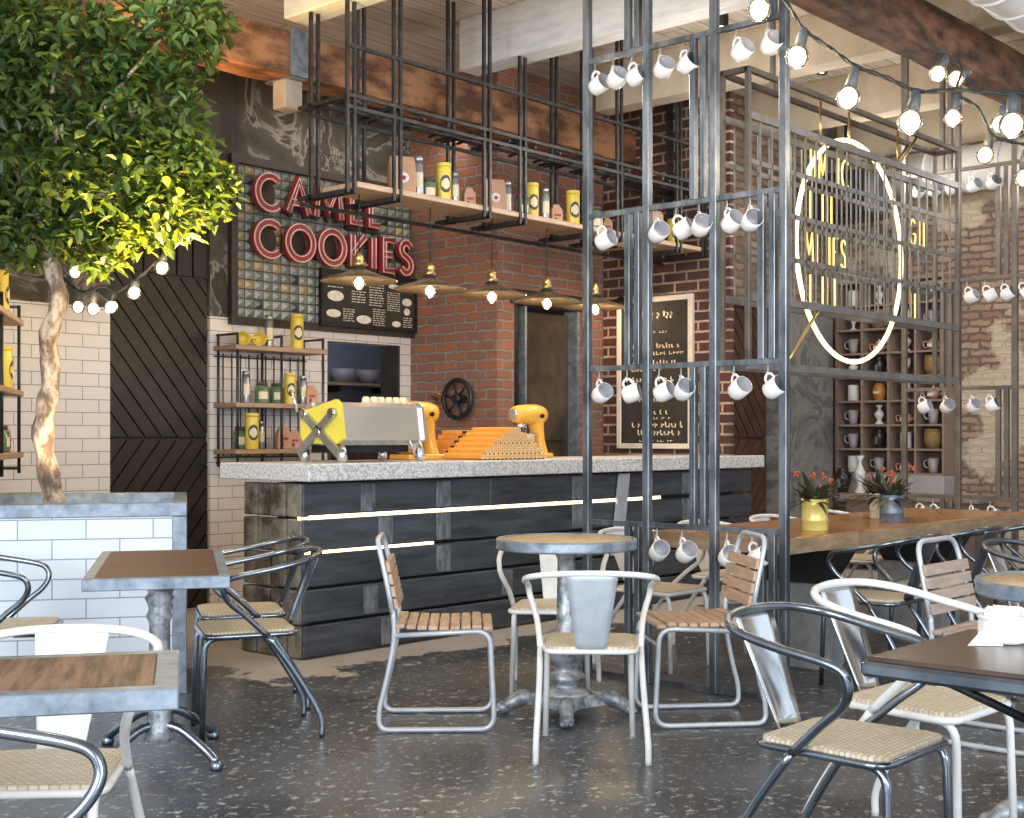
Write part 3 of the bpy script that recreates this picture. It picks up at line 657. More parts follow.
for (x0, x1, j0, j1) in ((5.08, 5.19, 4, 4), (5.22, 5.33, 3, 3), (5.70, 5.82, 2, 4), (5.10, 5.21, 1, 1), (5.24, 5.34, 0, 0), (7.02, 7.13, 2, 4), (8.35, 8.46, 3, 4), (6.3, 6.4, 1, 1)):
    for j in range(j0, j1 + 1): MB().box(x0, x1, BY0 - .010, BY0 + .01, zs[j] + .02, zs[j + 1] - .018, chamfer=.003).build('batten', 'worn_batten', bar)
MB().mat('grey_paint').hexa([(7.44, BY0 - .03, .40), (7.56, BY0 - .03, .40), (7.56, BY0 - .012, .40), (7.44, BY0 - .012, .40), (7.53, BY0 - .03, .985), (7.65, BY0 - .03, .985), (7.65, BY0 - .012, .985), (7.53, BY0 - .012, .985)]).build('leaning_strip', None, bar)
top = MB().mat('granite'); top.box(4.60, 9.085, 5.635, 6.46, 1.003, 1.10, chamfer=.006); top.box(9.08, 9.36, 5.635, 5.752, 1.003, 1.10, chamfer=.006)
tag(top.build('bar_worktop'), 'long speckled grey stone worktop of the bar', 'worktop')

# espresso machine
em = thing('espresso_machine', 'yellow ended espresso machine with steel body on the bar', 'espresso machine', (5.02, 5.9, 1.101))
L_ = .67
def profile_box(b, prof, x0, x1):
    o = len(b.v); n = len(prof); b.v += [(x0, p[0], p[1]) for p in prof] + [(x1, p[0], p[1]) for p in prof]
    b.face([o + i for i in range(n)][::-1]); b.face([o + n + i for i in range(n)])
    for i in range(n): b.face([o + i, o + (i + 1) % n, o + n + (i + 1) % n, o + n + i])
body = [(.00, .10), (-.035, .13), (-.005, .33), (.02, .355), (.30, .355), (.32, .33), (.30, .10)]
b = MB().mat('machine_steel'); profile_box(b, body, .03, L_); b.build('body', None, em)
for x0, x1, mm_ in ((0, .03, 'machine_yellow'), (L_, L_ + .02, 'aluminium')):
    b = MB().mat(mm_); profile_box(b, [(-.01, .11), (-.055, .14), (-.025, .34), (.01, .37), (.28, .31), (.33, .27), (.33, .15), (.30, .11)], x0, x1); pn = b.build('side_panel', None, em)
b = MB().mat('aluminium')
b.bar((-.012, -.04, .05), (-.012, .30, .30), .05, .024, (1, 0, 0)); b.bar((-.012, .33, .05), (-.012, .0, .30), .05, .024, (1, 0, 0)); b.build('side_cross', None, em)
for q in ((-.012, .15, .175), (-.012, .02, .29), (-.012, .28, .285)): MB().mat('polished_steel').lathe([(.028, -.018), (.032, 0), (.03, .012)], q, rot=R90).build('side_knob', None, em)
for x in (.02, L_ - .02):
    for y in (-.03, .31): MB().mat('polished_steel').lathe([(.02, 0), (.032, .02), (.030, .05), (.018, .10)], (x, y, 0), 14).build('foot', None, em)
b = MB().mat('black_iron'); b.box(.06, L_ - .04, .05, .30, .055, .10); b.build('drip_tray', None, em)
for i in range(2): MB().mat('aluminium').tube(smooth([(L_ - .12 + i * .08, -.02, .13), (L_ - .12 + i * .08, -.05, .12), (L_ - .10 + i * .08, -.06, .06), (L_ - .09 + i * .08, -.055, .03)], 4), .008).build('steam_wand', None, em)
MB().mat('polished_steel').tube([(-.03, .32, .30), (-.05, .36, .43)], .010).build('lever', None, em)
rnd = random.Random(8)
for i in range(6):
    x = 5.05 + .31 + i * .062; cup = thing('espresso_cup', 'small cream cup upside down on the espresso machine, %s from its yellow end' % ('first', 'second', 'third', 'fourth', 'fifth', 'sixth')[i], 'cup', (x, 6.02, 1.457), rnd.uniform(0, 6), 'cups on the espresso machine')
    MB().mat('label_cream').lathe([(.028, 0), (.026, .02), (.017, .04), (.001, .04)], (0, 0, 0), 14).build('body', None, cup); MB().mat('label_cream').tube(smooth([(.026, 0, .01), (.042, 0, .015), (.04, 0, .032), (.02, 0, .034)], 3), .004, 6).build('handle', None, cup)

def stand_mixer(loc, rz, label):
    r = thing('stand_mixer', label, 'stand mixer', loc, rz, 'stand mixers on the bar')
    # local x = along the head (head points -x)
    b = MB().mat('mixer_yellow'); o = 0
    b.box(-.20, .13, -.10, .10, 0, .035, chamfer=.016); b.build('base', None, r)
    b = MB().mat('mixer_yellow'); n = 16
    for i, (z, cx, rx, ry) in enumerate(((.02, .075, .062, .085), (.07, .07, .052, .07), (.14, .062, .045, .058), (.21, .052, .05, .058), (.26, .04, .065, .062), (.29, .03, .08, .066))):
        for k in range(n): a = 2 * PI * k / n; b.v.append((cx + rx * math.cos(a), ry * math.sin(a), z))
    b.smooth = True
    for i in range(5):
        for k in range(n): b.face([i * n + k, i * n + (k + 1) % n, (i + 1) * n + (k + 1) % n, (i + 1) * n + k])
    b.build('neck', None, r)
    b = MB().mat('mixer_yellow'); b.smooth = True
    st = ((-.195, .02, .035), (-.19, .055, .055), (-.15, .068, .066), (-.05, .074, .074), (.05, .074, .074), (.11, .062, .060), (.135, .03, .03), (.138, .002, .002))
    for x, ry, rz_ in st:
        for k in range(n): a = 2 * PI * k / n; b.v.append((x, ry * math.cos(a), .31 + rz_ * math.sin(a)))
    for i in range(len(st) - 1):
        for k in range(n): b.face([i * n + k, i * n + (k + 1) % n, (i + 1) * n + (k + 1) % n, (i + 1) * n + k])
    hd = b.build('head', None, r)
    MB().mat('polished_steel').lathe([(.036, -.012), (.04, 0), (.04, .02)], (-.198, 0, .31), rot=R90).build('hub_cap', None, hd)
    MB().mat('polished_steel').lathe([(.04, .0), (.042, .03), (.03, .05)], (-.12, 0, .205)).build('beater_shaft', None, r)
    MB().mat('polished_steel').lathe([(.05, .036), (.07, .045), (.10, .10), (.108, .17), (.112, .175), (.104, .172), (.09, .10), (.001, .05)], (-.12, 0, 0), 24).build('bowl', None, r)
    MB().mat('black_iron').lathe([(.013, 0), (.016, .02)], (.02, -.07, .30), rot=Matrix.Rotation(PI / 2, 3, 'X')).build('speed_knob', None, r)
stand_mixer((6.06, 6.26, 1.101), .0, 'yellow stand mixer just behind the espresso machine')
stand_mixer((7.13, 6.22, 1.101), .0, 'yellow stand mixer behind the wafer pile by the metal door')
# pile of orange wafer tubes with pale ends
rows = 6
wf = MB(); wf.mat('wafer_orange'); n = 6
proto = None; names = ('bottom', 'second', 'third', 'fourth', 'fifth', 'top')
def wafer():
    o = MB().mat('wafer_orange'); r = .0225
    for x in (0, .34):
        for k in range(6): a = PI / 3 * k + PI / 6; o.v.append((r * math.cos(a), x, r * math.sin(a)))
    for k in range(6): o.face([k, (k + 1) % 6, 6 + (k + 1) % 6, 6 + k])
    o.face([11 - k for k in range(6)]); o.face([0, 1, 2, 3, 4, 5]); t = o.build('wafer_tube')
    e = MB().mat('wafer_end'); 
    for k in range(6): a = PI / 3 * k + PI / 6; e.v.append((r * .86 * math.cos(a), -.003, r * .86 * math.sin(a)))
    e.face([0, 1, 2, 3, 4, 5]); e.mat('wafer_orange').lathe([(.009, -.001), (.009, .003)], (0, -.003, 0), 8, Matrix.Rotation(PI / 2, 3, 'X')); e.build('end_face', None, t); return t
proto = wafer()
for j in range(rows):
    m_ = 16 - int(j * 2.6)
    for i in range(m_):
        x = 6.17 + (i + (16 - m_) * .5) * .041; z = 1.101 + .0225 + j * .034; lab = 'orange wafer tube with pale end in the %s row of the bar pile' % names[j]
        if i == 0 and j == 0: w_ = proto; w_.location = (x, 5.80, z); tag(w_, lab, 'wafer', 'wafer tubes on the bar')
        else: w_ = dup(proto, (x, 5.80, z), label=lab)
# stepped wooden trays left of the pile
for j in range(6):
    x0 = 6.24 + j * .04; z0 = 1.101 + j * .033
    b = MB().mat('wafer_orange'); b.box(x0, 6.60, 6.26, 6.45, z0, z0 + .031, chamfer=.003); tr = tag(b.build('cake_tray'), 'orange stepped tray left of the wafer pile, %s of six' % ('lowest', 'second lowest', 'third lowest', 'third from top', 'second from top', 'topmost')[j], 'tray', 'stepped trays on the bar')
    MB().mat('dark_trim').box(x0 + .012, x0 + .05, 6.255, 6.263, z0 + .008, z0 + .026).build('opening', None, tr)

# ================================================================ JARS AND CANS
def canister(h=.24, r=.045, m='canister_yellow', label='label_dark'):
    o = thing('canister', 'x', 'canister')
    MB().mat(m).lathe([(r * .96, 0), (r, .006), (r, h - .03), (r * .97, h - .025)], n=20).build('body', None, o)
    MB().mat(m).lathe([(r * 1.03, h - .026), (r * 1.03, h - .004), (r, h), (.001, h)], n=20).build('lid', None, o)
    b = MB().mat(label); n = 10
    for i in range(n + 1):
        for j in range(9):
            pass
    pr = arc(0, h * .46, .82, h * .22, 0, 360, 24)[:-1]
    b.v += [((r + .0015) * math.sin(p[0]), -(r + .0015) * math.cos(p[0]), p[1]) for p in pr]; b.v.append((0, -(r + .003), h * .46))
    for k in range(24): b.face([k, (k + 1) % 24, 24])
    lb = b.build('label', None, o)
    b = MB().mat('label_cream'); pr = arc(0, h * .46, .48, h * .14, 0, 360, 24)[:-1]; b.v += [((r + .004) * math.sin(p[0]), -(r + .004) * math.cos(p[0]), p[1]) for p in pr]; b.v.append((0, -(r + .0055), h * .46))
    for k in range(24): b.face([k, (k + 1) % 24, 24])
    b.build('label_centre', None, lb); return o
def steel_can(h=.26, r=.036):
    o = thing('steel_canister', 'x', 'canister'); MB().mat('steel_can').lathe([(r * .95, 0), (r, .006), (r, h * .8), (r * .9, h * .82)]).build('body', None, o); MB().mat('steel_can').lathe([(r * .9, h * .82), (r * .92, h * .98), (r * .8, h), (.001, h)]).build('cap', None, o)
    b = MB().mat('label_cream'); k = 8
    for i in range(k + 1):
        a = -.8 + 1.6 * i / k; b.v += [((r + .001) * math.sin(a), -(r + .001) * math.cos(a), h * .25), ((r + .001) * math.sin(a), -(r + .001) * math.cos(a), h * .6)]
    for i in range(k): b.face([2 * i, 2 * i + 2, 2 * i + 3, 2 * i + 1])
    b.build('label', None, o); return o
def green_jar(h=.15, r=.05):
    o = thing('green_jar', 'x', 'jar'); MB().mat('green_glass').lathe([(r * .9, 0), (r, .01), (r, h * .75), (r * .75, h * .85)]).build('body', None, o); MB().mat('label_dark').lathe([(r * .8, h * .85), (r * .8, h), (.001, h)]).build('lid', None, o)
    b = MB().mat('label_cream'); k = 8
    for i in range(k + 1):
        a = -.7 + 1.4 * i / k; b.v += [((r + .001) * math.sin(a), -(r + .001) * math.cos(a), h * .2), ((r + .001) * math.sin(a), -(r + .001) * math.cos(a), h * .55)]
    for i in range(k): b.face([2 * i, 2 * i + 2, 2 * i + 3, 2 * i + 1])
    b.build('label', None, o); return o
def paper_bag(w=.13, d=.08, h=.20):
    o = thing('paper_bag', 'x', 'paper bag'); b = MB().mat('kraft_paper')
    b.hexa([(-w / 2, -d / 2, 0), (w / 2, -d / 2, 0), (w / 2, d / 2, 0), (-w / 2, d / 2, 0), (-w / 2, -d * .35, h * .84), (w / 2, -d * .35, h * .84), (w / 2, d * .35, h * .84), (-w / 2, d * .35, h * .84)]); b.hexa([(-w / 2, -d * .35, h * .84), (w / 2, -d * .35, h * .84), (w / 2, d * .35, h * .84), (-w / 2, d * .35, h * .84), (-w * .46, -.008, h), (w * .46, -.008, h), (w * .46, .008, h), (-w * .46, .008, h)]); b.build('bag', None, o)
    R9 = Matrix.Rotation(PI / 2 - .06, 3, 'X'); MB().mat('badge_white').lathe([(w * .22, 0), (w * .22, .004), (.001, .0045)], (0, -d * .44, h * .42), 18, R9).build('badge', None, o); MB().mat('badge_red').lathe([(w * .09, 0), (w * .09, .004), (.001, .0045)], (.0, -d * .44 - .003, h * .42), 12, R9).build('badge_centre', None, o); return o
def tag_bag(w=.09, d=.07, h=.15):                                  # small paper parcel with a peaked top
    o = thing('paper_parcel', 'x', 'paper parcel'); b = MB().mat('kraft_paper'); b.box(-w / 2, w / 2, -d / 2, d / 2, 0, h * .68, chamfer=.004); b.hexa([(-w / 2, -d / 2, h * .68), (w / 2, -d / 2, h * .68), (w / 2, d / 2, h * .68), (-w / 2, d / 2, h * .68), (-w * .22, -.012, h), (w * .22, -.012, h), (w * .22, .012, h), (-w * .22, .012, h)]); b.build('wrap', None, o)
    b = MB().mat('label_dark'); b.box(-w * .28, -.005, -d / 2 - .003, -d / 2, h * .12, h * .3); b.mat('badge_red').box(-w * .3, w * .3, -d / 2 - .003, -d / 2, h * .38, h * .5); b.build('label', None, o); return o
P_ = {'can': canister(), 'steel': steel_can(), 'jar': green_jar(), 'bag': paper_bag(), 'parcel': tag_bag(), 'smallcan': canister(.20, .05)}
first = set()
def put(kind, x, y, z, label, group, rz=0.0, sc=1.0):
    src = P_[kind]
    if kind not in first: first.add(kind); o = src; o.location = (x, y, z); o.rotation_euler = (0, 0, rz); o['label'] = label; o['group'] = group
    else: o = dup(src, (x, y, z), rz, label, group)
    if sc != 1.0: o.scale = (sc, sc, sc)
    return o
ORD = ('first', 'second', 'third', 'fourth', 'fifth', 'sixth', 'seventh', 'eighth', 'ninth', 'tenth')
# ---------------------------------------------------------------- pipe shelf behind the bar
def pipe_shelf(name, label, W, D, zs_, loc, rz):
    s = thing(name, label, 'shelf unit', loc, rz)
    for z in zs_: MB().box(0, W, 0, D, z - .034, z, chamfer=.004).build('shelf_board', 'shelf_wood', s)
    for x in (.03, W * .5, W - .03):
        for y in (.025, D - .02): MB().tube([(x, y, zs_[0] - .13), (x, y, zs_[-1] + .09)], .010).build('post', 'rack_steel', s)
    for x in (.03, W * .5, W - .03):
        for z in (zs_[0] - .10, zs_[-1] + .08): MB().tube([(x, .025, z), (x, D, z)], .009).build('bracket', 'rack_steel', s)
    g = MB()
    n = int(W / .075)
    for i in range(1, n): g.tube([(W * i / n, D - .012, zs_[0] - .05), (W * i / n, D - .012, zs_[-1] - .05)], .0055, 6)
    for z in (zs_[-1] - .075, zs_[0] - .06): g.tube([(0, D - .012, z), (W, D - .012, z)], .0055, 6)
    g.build('back_grid', 'rack_steel', s); return s
pipe_shelf('pipe_shelf', 'three tier wooden pipe shelf on white tiles behind the bar end', .86, .28, (1.16, 1.50, 1.92), (5.705, 7.81, 0), 0)
SX = lambda px, y=7.88: onY(px, 437, y).x
GB = 'canisters and parcels on the bar pipe shelf'
for px, kind, z, lab, sc, y in (
    (269, 'steel', 1.92, 'tall steel canister on the top tier of the bar pipe shelf', .92, 7.9), (297, 'can', 1.92, 'yellow canister on the top tier of the bar pipe shelf', 1.1, 7.9),
    (246, 'steel', 1.50, 'steel canister at the left end of the middle tier behind the bar', .9, 7.9), (262, 'jar', 1.50, 'squat green jar left of the two on the middle tier behind the bar', 1.05, 7.92), (277, 'jar', 1.50, 'squat green jar right of the two on the middle tier behind the bar', 1.0, 7.96),
    (290, 'can', 1.50, 'yellow canister on the middle tier of the bar pipe shelf', .97, 7.9), (303, 'steel', 1.50, 'steel canister right of the yellow one on the middle tier behind the bar', .85, 7.92), (311, 'parcel', 1.50, 'kraft parcel at the right end of the middle tier behind the bar', .95, 7.88),
    (252, 'can', 1.16, 'yellow canister on the bottom tier of the bar pipe shelf', 1.0, 7.87), (261, 'steel', 1.16, 'steel canister half behind the yellow one on the bottom tier', .8, 7.96), (241, 'jar', 1.16, 'green jar left of the yellow canister on the bottom tier', 1.1, 7.97),
    (283, 'parcel', 1.16, 'kraft parcel standing in the middle of the bottom tier', 1.15, 7.94), (294, 'parcel', 1.16, 'kraft parcel close to the yellow machine on the bottom tier', .95, 7.9), (304, 'parcel', 1.16, 'kraft parcel behind the machine lever at the end of the bottom tier', .95, 7.92)):
    put(kind, SX(px, y), y, z + .001, lab, GB, rz=-.4, sc=sc)
for i, px in enumerate((243, 259)):
    c = thing('yellow_cup', 'yellow cup lying on the top tier of the bar pipe shelf, %s of two' % ('left' if i == 0 else 'right'), 'cup', (SX(px), 7.88, 1.921), -.6, 'yellow cups on the bar pipe shelf')
    MB().mat('canister_yellow').lathe([(.001, -.05), (.05, -.05), (.052, .05), (.047, .05), (.045, -.04), (.001, -.04)], (0, 0, .052), rot=Matrix.Rotation(PI / 2, 3, 'X')).build('body', None, c); MB().mat('canister_yellow').tube(smooth([(.05, -.03, .052), (.085, -.025, .052), (.085, .025, .052), (.05, .03, .052)], 3), .007).build('handle', None, c)

# ---------------------------------------------------------------- hanging rack over the bar
rk = thing('hanging_rack', 'black steel rack hung from the ceiling over the bar', 'rack', (0, 0, 0))
FY, BY, RZ = 6.0, 6.34, 2.72
stations = (5.22, 5.60, 6.42, 6.78, 7.52, 7.88, 8.66, 9.02)
def under(x): return 3.878 if any(b_ - .03 < x < b_ + .23 for b_ in (5.165, 6.745, 8.32)) else CE
for x in stations:
    for y in (FY, BY):
        for d in (-.028, .028): MB().box(x + d - .010, x + d + .010, y - .010, y + .010, RZ, under(x) - .001).build('post', 'rack_steel', rk)
    for d in (-.028, .028):
        MB().box(x + d - .010, x + d + .010, FY, BY + .12, RZ, RZ + .025).build('bottom_bar', 'rack_steel', rk)
        MB().box(x + d - .010, x + d + .010, FY, BY + .12, 3.29, 3.31).build('middle_bar', 'rack_steel', rk)
for y, z in ((FY, 3.31), (FY, 3.24), (BY, 3.31), (BY, 3.24), (FY, 3.61), (BY + .1, 2.70), (6.17, 3.27)):
    MB().box(5.19, 9.06, y - .011, y + .011, z - .011, z + .011).build('rail', 'rack_steel', rk)
x = 5.3
while x < 9: MB().bar((x, FY, 3.275), (x + .1, BY, 3.275), .016, .016).build('cross_bar', 'rack_steel', rk); x += .27
MB().box(5.27, 9.0, 6.0, 6.33, 2.765, 2.80, chamfer=.004).build('shelf_board', 'pale_shelf_wood', rk)
GH = 'bags and canisters on the hanging rack'
hx = lambda px: onY(px, 437, 6.13).x
hung = [(404, 'bag', 1.25, 'large kraft bag with round badge at the left end of the hanging rack'), (420, 'steel', 1.05, 'steel canister right of the first kraft bag on the hanging rack'), (431, 'jar', .95, 'green jar beside the first yellow canister on the hanging rack'),
 (446, 'can', 1.0, 'leftmost yellow canister with oval label on the hanging rack'), (457, 'steel', .85, 'steel canister right of the leftmost yellow one on the hanging rack'), (471, 'parcel', .9, 'small kraft parcel between yellow canister and second bag on the rack'),
 (496, 'bag', 1.15, 'kraft bag with round badge in the middle of the hanging rack'), (509, 'steel', .9, 'steel canister right of the middle kraft bag on the hanging rack'), (524, 'jar', 1.0, 'green jar left of the middle yellow canister on the hanging rack'),
 (534, 'can', 1.08, 'middle yellow canister with oval label on the hanging rack'), (547, 'steel', .95, 'steel canister right of the middle yellow one on the hanging rack'), (558, 'parcel', 1.0, 'kraft parcel right of the middle yellow canister on the hanging rack'),
 (575, 'can', 1.12, 'yellow canister left of the lattice post on the hanging rack'), (597, 'jar', 1.25, 'green jar right of the first lattice post on the hanging rack'), (609, 'parcel', .8, 'kraft parcel seen through the lattice on the hanging rack'),
 (654, 'bag', 1.0, 'kraft bag behind the second mug row on the hanging rack'), (676, 'smallcan', 1.1, 'short yellow canister at the far right end of the hanging rack')]
for px, kind, sc, lab in hung: put(kind, hx(px), 6.15, 2.801, lab, GH, rz=-.5, sc=sc)

# ---------------------------------------------------------------- pendants
for i, (X_, Z_) in enumerate(((5.435, 2.21), (6.054, 2.21), (6.654, 2.22), (7.241, 2.22), (7.80, 2.22))):
    p = thing('pendant_lamp', 'wide flat bronze pendant lamp with brass cap over the bar, %s from the left' % ORD[i], 'pendant lamp', (X_, 6.17, Z_), 0, 'pendant lamps over the bar')
    MB().mat('aged_bronze').lathe([(.045, .085), (.06, .08), (.12, .055), (.235, .018), (.24, .01), (.237, .008), (.118, .045), (.05, .072)], n=36).build('shade', None, p)
    MB().mat('brass').lathe([(.034, .10), (.036, .13), (.028, .135), (.032, .15), (.030, .17), (.020, .178), (.018, .19), (.004, .195)], n=18).build('cap', None, p)
    MB().mat('black_iron').lathe([(.046, .082), (.05, .09), (.046, .10)], n=20).build('collar', None, p)
    MB().mat('cable_black').tube([(0, 0, .19), (0, 0, 2.763 - Z_)], .004, 6).build('cord', None, p)
    pb = MB().mat('bulb_glass').sphere((0, 0, 0), .042, 18, 12).build('bulb', None, p); MB().mat('filament').sphere((0, 0, 0), .026).lathe([(.012, .02), (.012, .085)]).build('glow', None, pb)

# ---------------------------------------------------------------- mug lattices
def make_mug():
    o = thing('mug', 'x', 'mug'); r, l = .046, .088; RX = Matrix.Rotation(PI / 2, 3, 'Y')
    MB().mat('mug_white').lathe([(.001, -l / 2), (r * .78, -l / 2), (r * .92, -l * .42), (r, -l * .2), (r, l / 2), (r * .94, l / 2)], (0, 0, -.088), 22, RX, caps=False).mat('mug_inside_shade').lathe([(r * .94, l / 2), (r * .93, -l * .2), (r * .8, -l * .42), (.001, -l * .44)], (0, 0, -.088), 22, RX, caps=False).build('body', None, o)
    MB().mat('mug_white').tube(smooth([(-.028, 0, -.046), (-.028, 0, -.026), (-.012, 0, -.010), (.010, 0, -.014), (.020, 0, -.032), (.022, 0, -.046)], 4), .0065, 8).build('handle', None, o)
    return o
MUG = make_mug(); mug_used = [False]
ROWN = {3.222: 'top', 2.408: 'second', 1.607: 'third', .805: 'bottom'}
rm = random.Random(6)
def place_mug(x, y, z, lab, grp):
    if mug_used[0]: o = dup(MUG, label=lab, group=grp)
    else: o = MUG; mug_used[0] = True; o['label'] = lab; o['group'] = grp
    o.location = (x, y, z); o.rotation_euler = (rm.uniform(-.06, .06), -.42 + rm.uniform(-.12, .12), -PI / 2 - rm.uniform(-.45, .75)); return o
def lattice(name, label, X, ys, m, infill, mugs, where, top, hookdown=.050):
    f = thing(name, label, 'metal lattice', (0, 0, 0)); rails = (.02, .805, 1.607, 2.408, 3.222)
    for i, y in enumerate(ys): MB().box(X - .02, X + .02, y - .02, y + .02, 0, top(y), chamfer=.004).build('post', m, f)
    for z in rails: MB().box(X - .013, X + .013, min(ys), max(ys), z - .013, z + .013).build('rail', m, f)
    edges = (0, .805, 1.607, 2.408, 3.222, 4.25)
    for p, r in infill:
        y = ys[p + 1]
        for k in (1, 2): MB().box(X - .017, X + .017, y + .06 * k - .017, y + .06 * k + .017, edges[r] + .01, min(edges[r + 1], top(y + .06 * k)) - .01, chamfer=.003).build('bar', m, f)
    for z, pxs in mugs:
        for i, px in enumerate(pxs):
            y = onX(px, 437, X).y
            MB().tube([(X, y, z - .012), (X, y, z - hookdown + .004), (X - .006, y, z - hookdown - .006), (X - .014, y, z - hookdown)], .003, 6).build('hook', 'grey_paint', f)
            place_mug(X - .004, y, z - hookdown, 'white mug hanging on the %s row of the %s, %s from the left' % (ROWN[z], where, ORD[i]), 'mugs on the ' + where)
    return f
lattice('metal_lattice', 'blue grey steel lattice of posts with four mug rows by the long table', 5.40, (4.321, 3.932, 3.531, 3.145), 'steel_frame', ((0, 0), (0, 2), (0, 4), (1, 1), (1, 3), (2, 0), (2, 2), (2, 4)),
    ((3.222, (595, 613, 632, 660, 683, 736, 767)), (2.408, (601, 657, 676, 699, 727, 750)), (1.607, (599, 627, 659, 681, 734, 768)), (.805, (657, 682, 727, 752))), 'front lattice', lambda y: 3.60 if 3.38 < y < 3.65 else CE)
lattice('metal_lattice', 'brown steel lattice with mug rows beyond the far end of the long table', 9.40, (4.44, 4.02, 3.60, 3.18, 2.76), 'brown_steel', ((0, 0), (0, 2), (0, 4), (1, 1), (1, 3), (2, 0), (2, 2), (2, 4), (3, 1), (3, 3)),
    ((3.222, (917, 933, 949, 971, 990)), (2.408, (967, 985, 1003, 1021)), (1.607, (921, 945, 971, 988)), (.805, (918, 933, 971, 990))), 'far lattice', lambda y: 3.60 if 2.6 < y < 3.65 else CE)

# ---------------------------------------------------------------- neon sign in its box frame
ns = thing('neon_sign', 'box framed grid sign with a yellow neon ring over the long table', 'neon sign', (0, 0, 0))
NX0, NX1, NY, NB = 5.98, 8.64, 3.70, 3.86; ZT, Z0 = 3.21, 1.63
for x in (NX0, NX1):
    for y in (NY, NB): MB().box(x - .014, x + .014, y - .014, y + .014, Z0 - .0, ZT, chamfer=.002).build('upright', 'brown_steel', ns)
    MB().box(x - .014, x + .014, NY, NB, ZT - .028, ZT).box(x - .014, x + .014, NY, NB, Z0, Z0 + .028).build('end_bar', 'brown_steel', ns)
for y in (NY, NB):
    MB().box(NX0, NX1, y - .014, y + .014, ZT - .028, ZT).build('top_bar', 'brown_steel', ns)
    MB().box(NX0, NX1, y - .014, y + .014, Z0 - .02, Z0 + .02).build('bottom_bar', 'grid_steel', ns)
g = MB(); GT, GB_ = 2.955, 1.99
for y in (NY, NB):
    for z in (GT, GB_): g.box(NX0, NX1, y - .012, y + .012, z - .020, z + .020)
    for i in range(1, 4): g.box(NX0, NX1, y - .004, y + .004, GB_ + (GT - GB_) * i / 4 - .013, GB_ + (GT - GB_) * i / 4 + .013)
    n = 22
    for i in range(1, n): x = NX0 + (NX1 - NX0) * i / n; g.box(x - .0045, x + .0045, y - .004, y + .004, GB_, GT)
g.build('grid', 'grid_steel', ns)
MB().mat('neon_yellow').tube(ring((7.20, NY + .035, 2.36), .660,   .015, 'Y', 64), .014, closed=True).build('neon_ring', None, ns)
k = 0
rowz = [GB_ + (GT - GB_) * q / 4 for q in range(4)]; hh = .17
def neon(ch, x, z, y=None, sx=.62):
    b = MB().mat('neon_gold'); ss, wd = strokes(ch, x, z + .03, hh, NY + .08 if y is None else y, sx)
    for s in ss: b.tube(s, .006, 6)
    b.build('neon_letter', None, ns); return wd
for row, txt in ((3, 'UIM IC'), (2, 'II IIL'), (1, 'MI IES'), (0, 'II ILI')):
    x = 6.72
    for ch in txt: x += (neon(ch, x, rowz[row]) if ch != ' ' else .06) + .035
for row, txt in ((2, 'GII'), (0, 'II')):
    x = 8.08
    for ch in txt: x += neon(ch, x, rowz[row]) + .05
for x in (6.9, 7.25, 7.9):
    MB().mat('brass').tube([(x, NY + .08, GT), (x, NY + .08, ZT)], .008).build('hanger', None, ns)
for a, b_ in (((6.35, NY, Z0), (6.75, NY, GB_)), ((6.6, NB, Z0), (7.0, NB, GB_)), ((7.75, NY, GT), (8.05, NY, ZT)), ((7.95, NB, GT), (8.25, NB, ZT))):
    MB().mat('brass').tube([a, b_], .009).build('brace', None, ns)
for x in (6.5, 8.2): MB().mat('brown_steel').box(x - .012, x + .012, NB - .012, NB + .012, ZT - .01, CE - .001).build('hanging_rod', None, ns)

# ---------------------------------------------------------------- string lights
def string_light(label, group, cable, bulbs, r=.05, lit='filament'):
    """cable: (px, py, D) points; bulbs: (px, py of bulb centre, D, cable attach px, py)"""
    s = thing('string_light', label, 'string lights', (0, 0, 0), 0, group)
    P = smooth([onD(*c) for c in cable], 6); b = MB().mat('cable_black')
    for ph in (0, PI):
        Q = []
        for i, p in enumerate(P): a = i * 1.1 + ph; Q.append(p + Vector((math.cos(a) * .005, 0, math.sin(a) * .005)))
        b.tube(Q, .006, 6)
    b.build('cable', None, s)
    for (x, y, D, ax, ay) in bulbs:
        c = onD(x, y, D); a = onD(ax, ay, D); d = (a - c).normalized(); ln = (a - c).length
        q = d.to_track_quat('Z', 'Y').to_matrix()
        so = MB().mat('bulb_socket').lathe([(.022, r * .85), (.026, r * .95), (.024, r + (ln - r) * .6), (.016, ln), (.004, ln + .004)], c, 14, q); so = so.build('socket', None, s)
        bb = MB().mat('bulb_glass').sphere(c, r, 18, 12).build('bulb', None, so); MB().mat(lit).sphere(c, r * .62, 12, 8, (1, 1, 1.15)).build('glow', None, so)
    return s
string_light('black cable of round bulbs swinging from the front lattice post to the right', 'string lights by the long table',
  [(760, -22, 5.4), (786, 2, 5.4), (803, 28, 5.4), (830, 48, 5.35), (856, 66, 5.3), (888, 78, 5.2), (918, 91, 5.1), (958, 90, 5.0), (1012, 93, 4.9), (1050, 90, 4.8)],
  [(797, 57, 5.4, 804, 28), (848, 98, 5.3, 856, 68), (910, 122, 5.1, 917, 91), (1012, 125, 4.9, 1014, 94), (759, 10, 5.4, 762, -22)])
string_light('second black cable of bulbs drooping under the dark beam at upper right', 'string lights by the long table',
  [(925, 40, 6.8), (946, 55, 6.8), (962, 68, 6.8), (957, 92, 6.6), (978, 108, 6.6), (992, 134, 6.6), (1012, 142, 6.6), (1050, 148, 6.6)],
  [(938, 74, 6.8, 946, 56), (956, 79, 6.9, 970, 70), (953, 118, 6.6, 957, 93), (985, 155, 6.7, 991, 134), (1000, 124, 6.5, 1004, 106), (1024, 178, 6.6, 1026, 150)], .046)
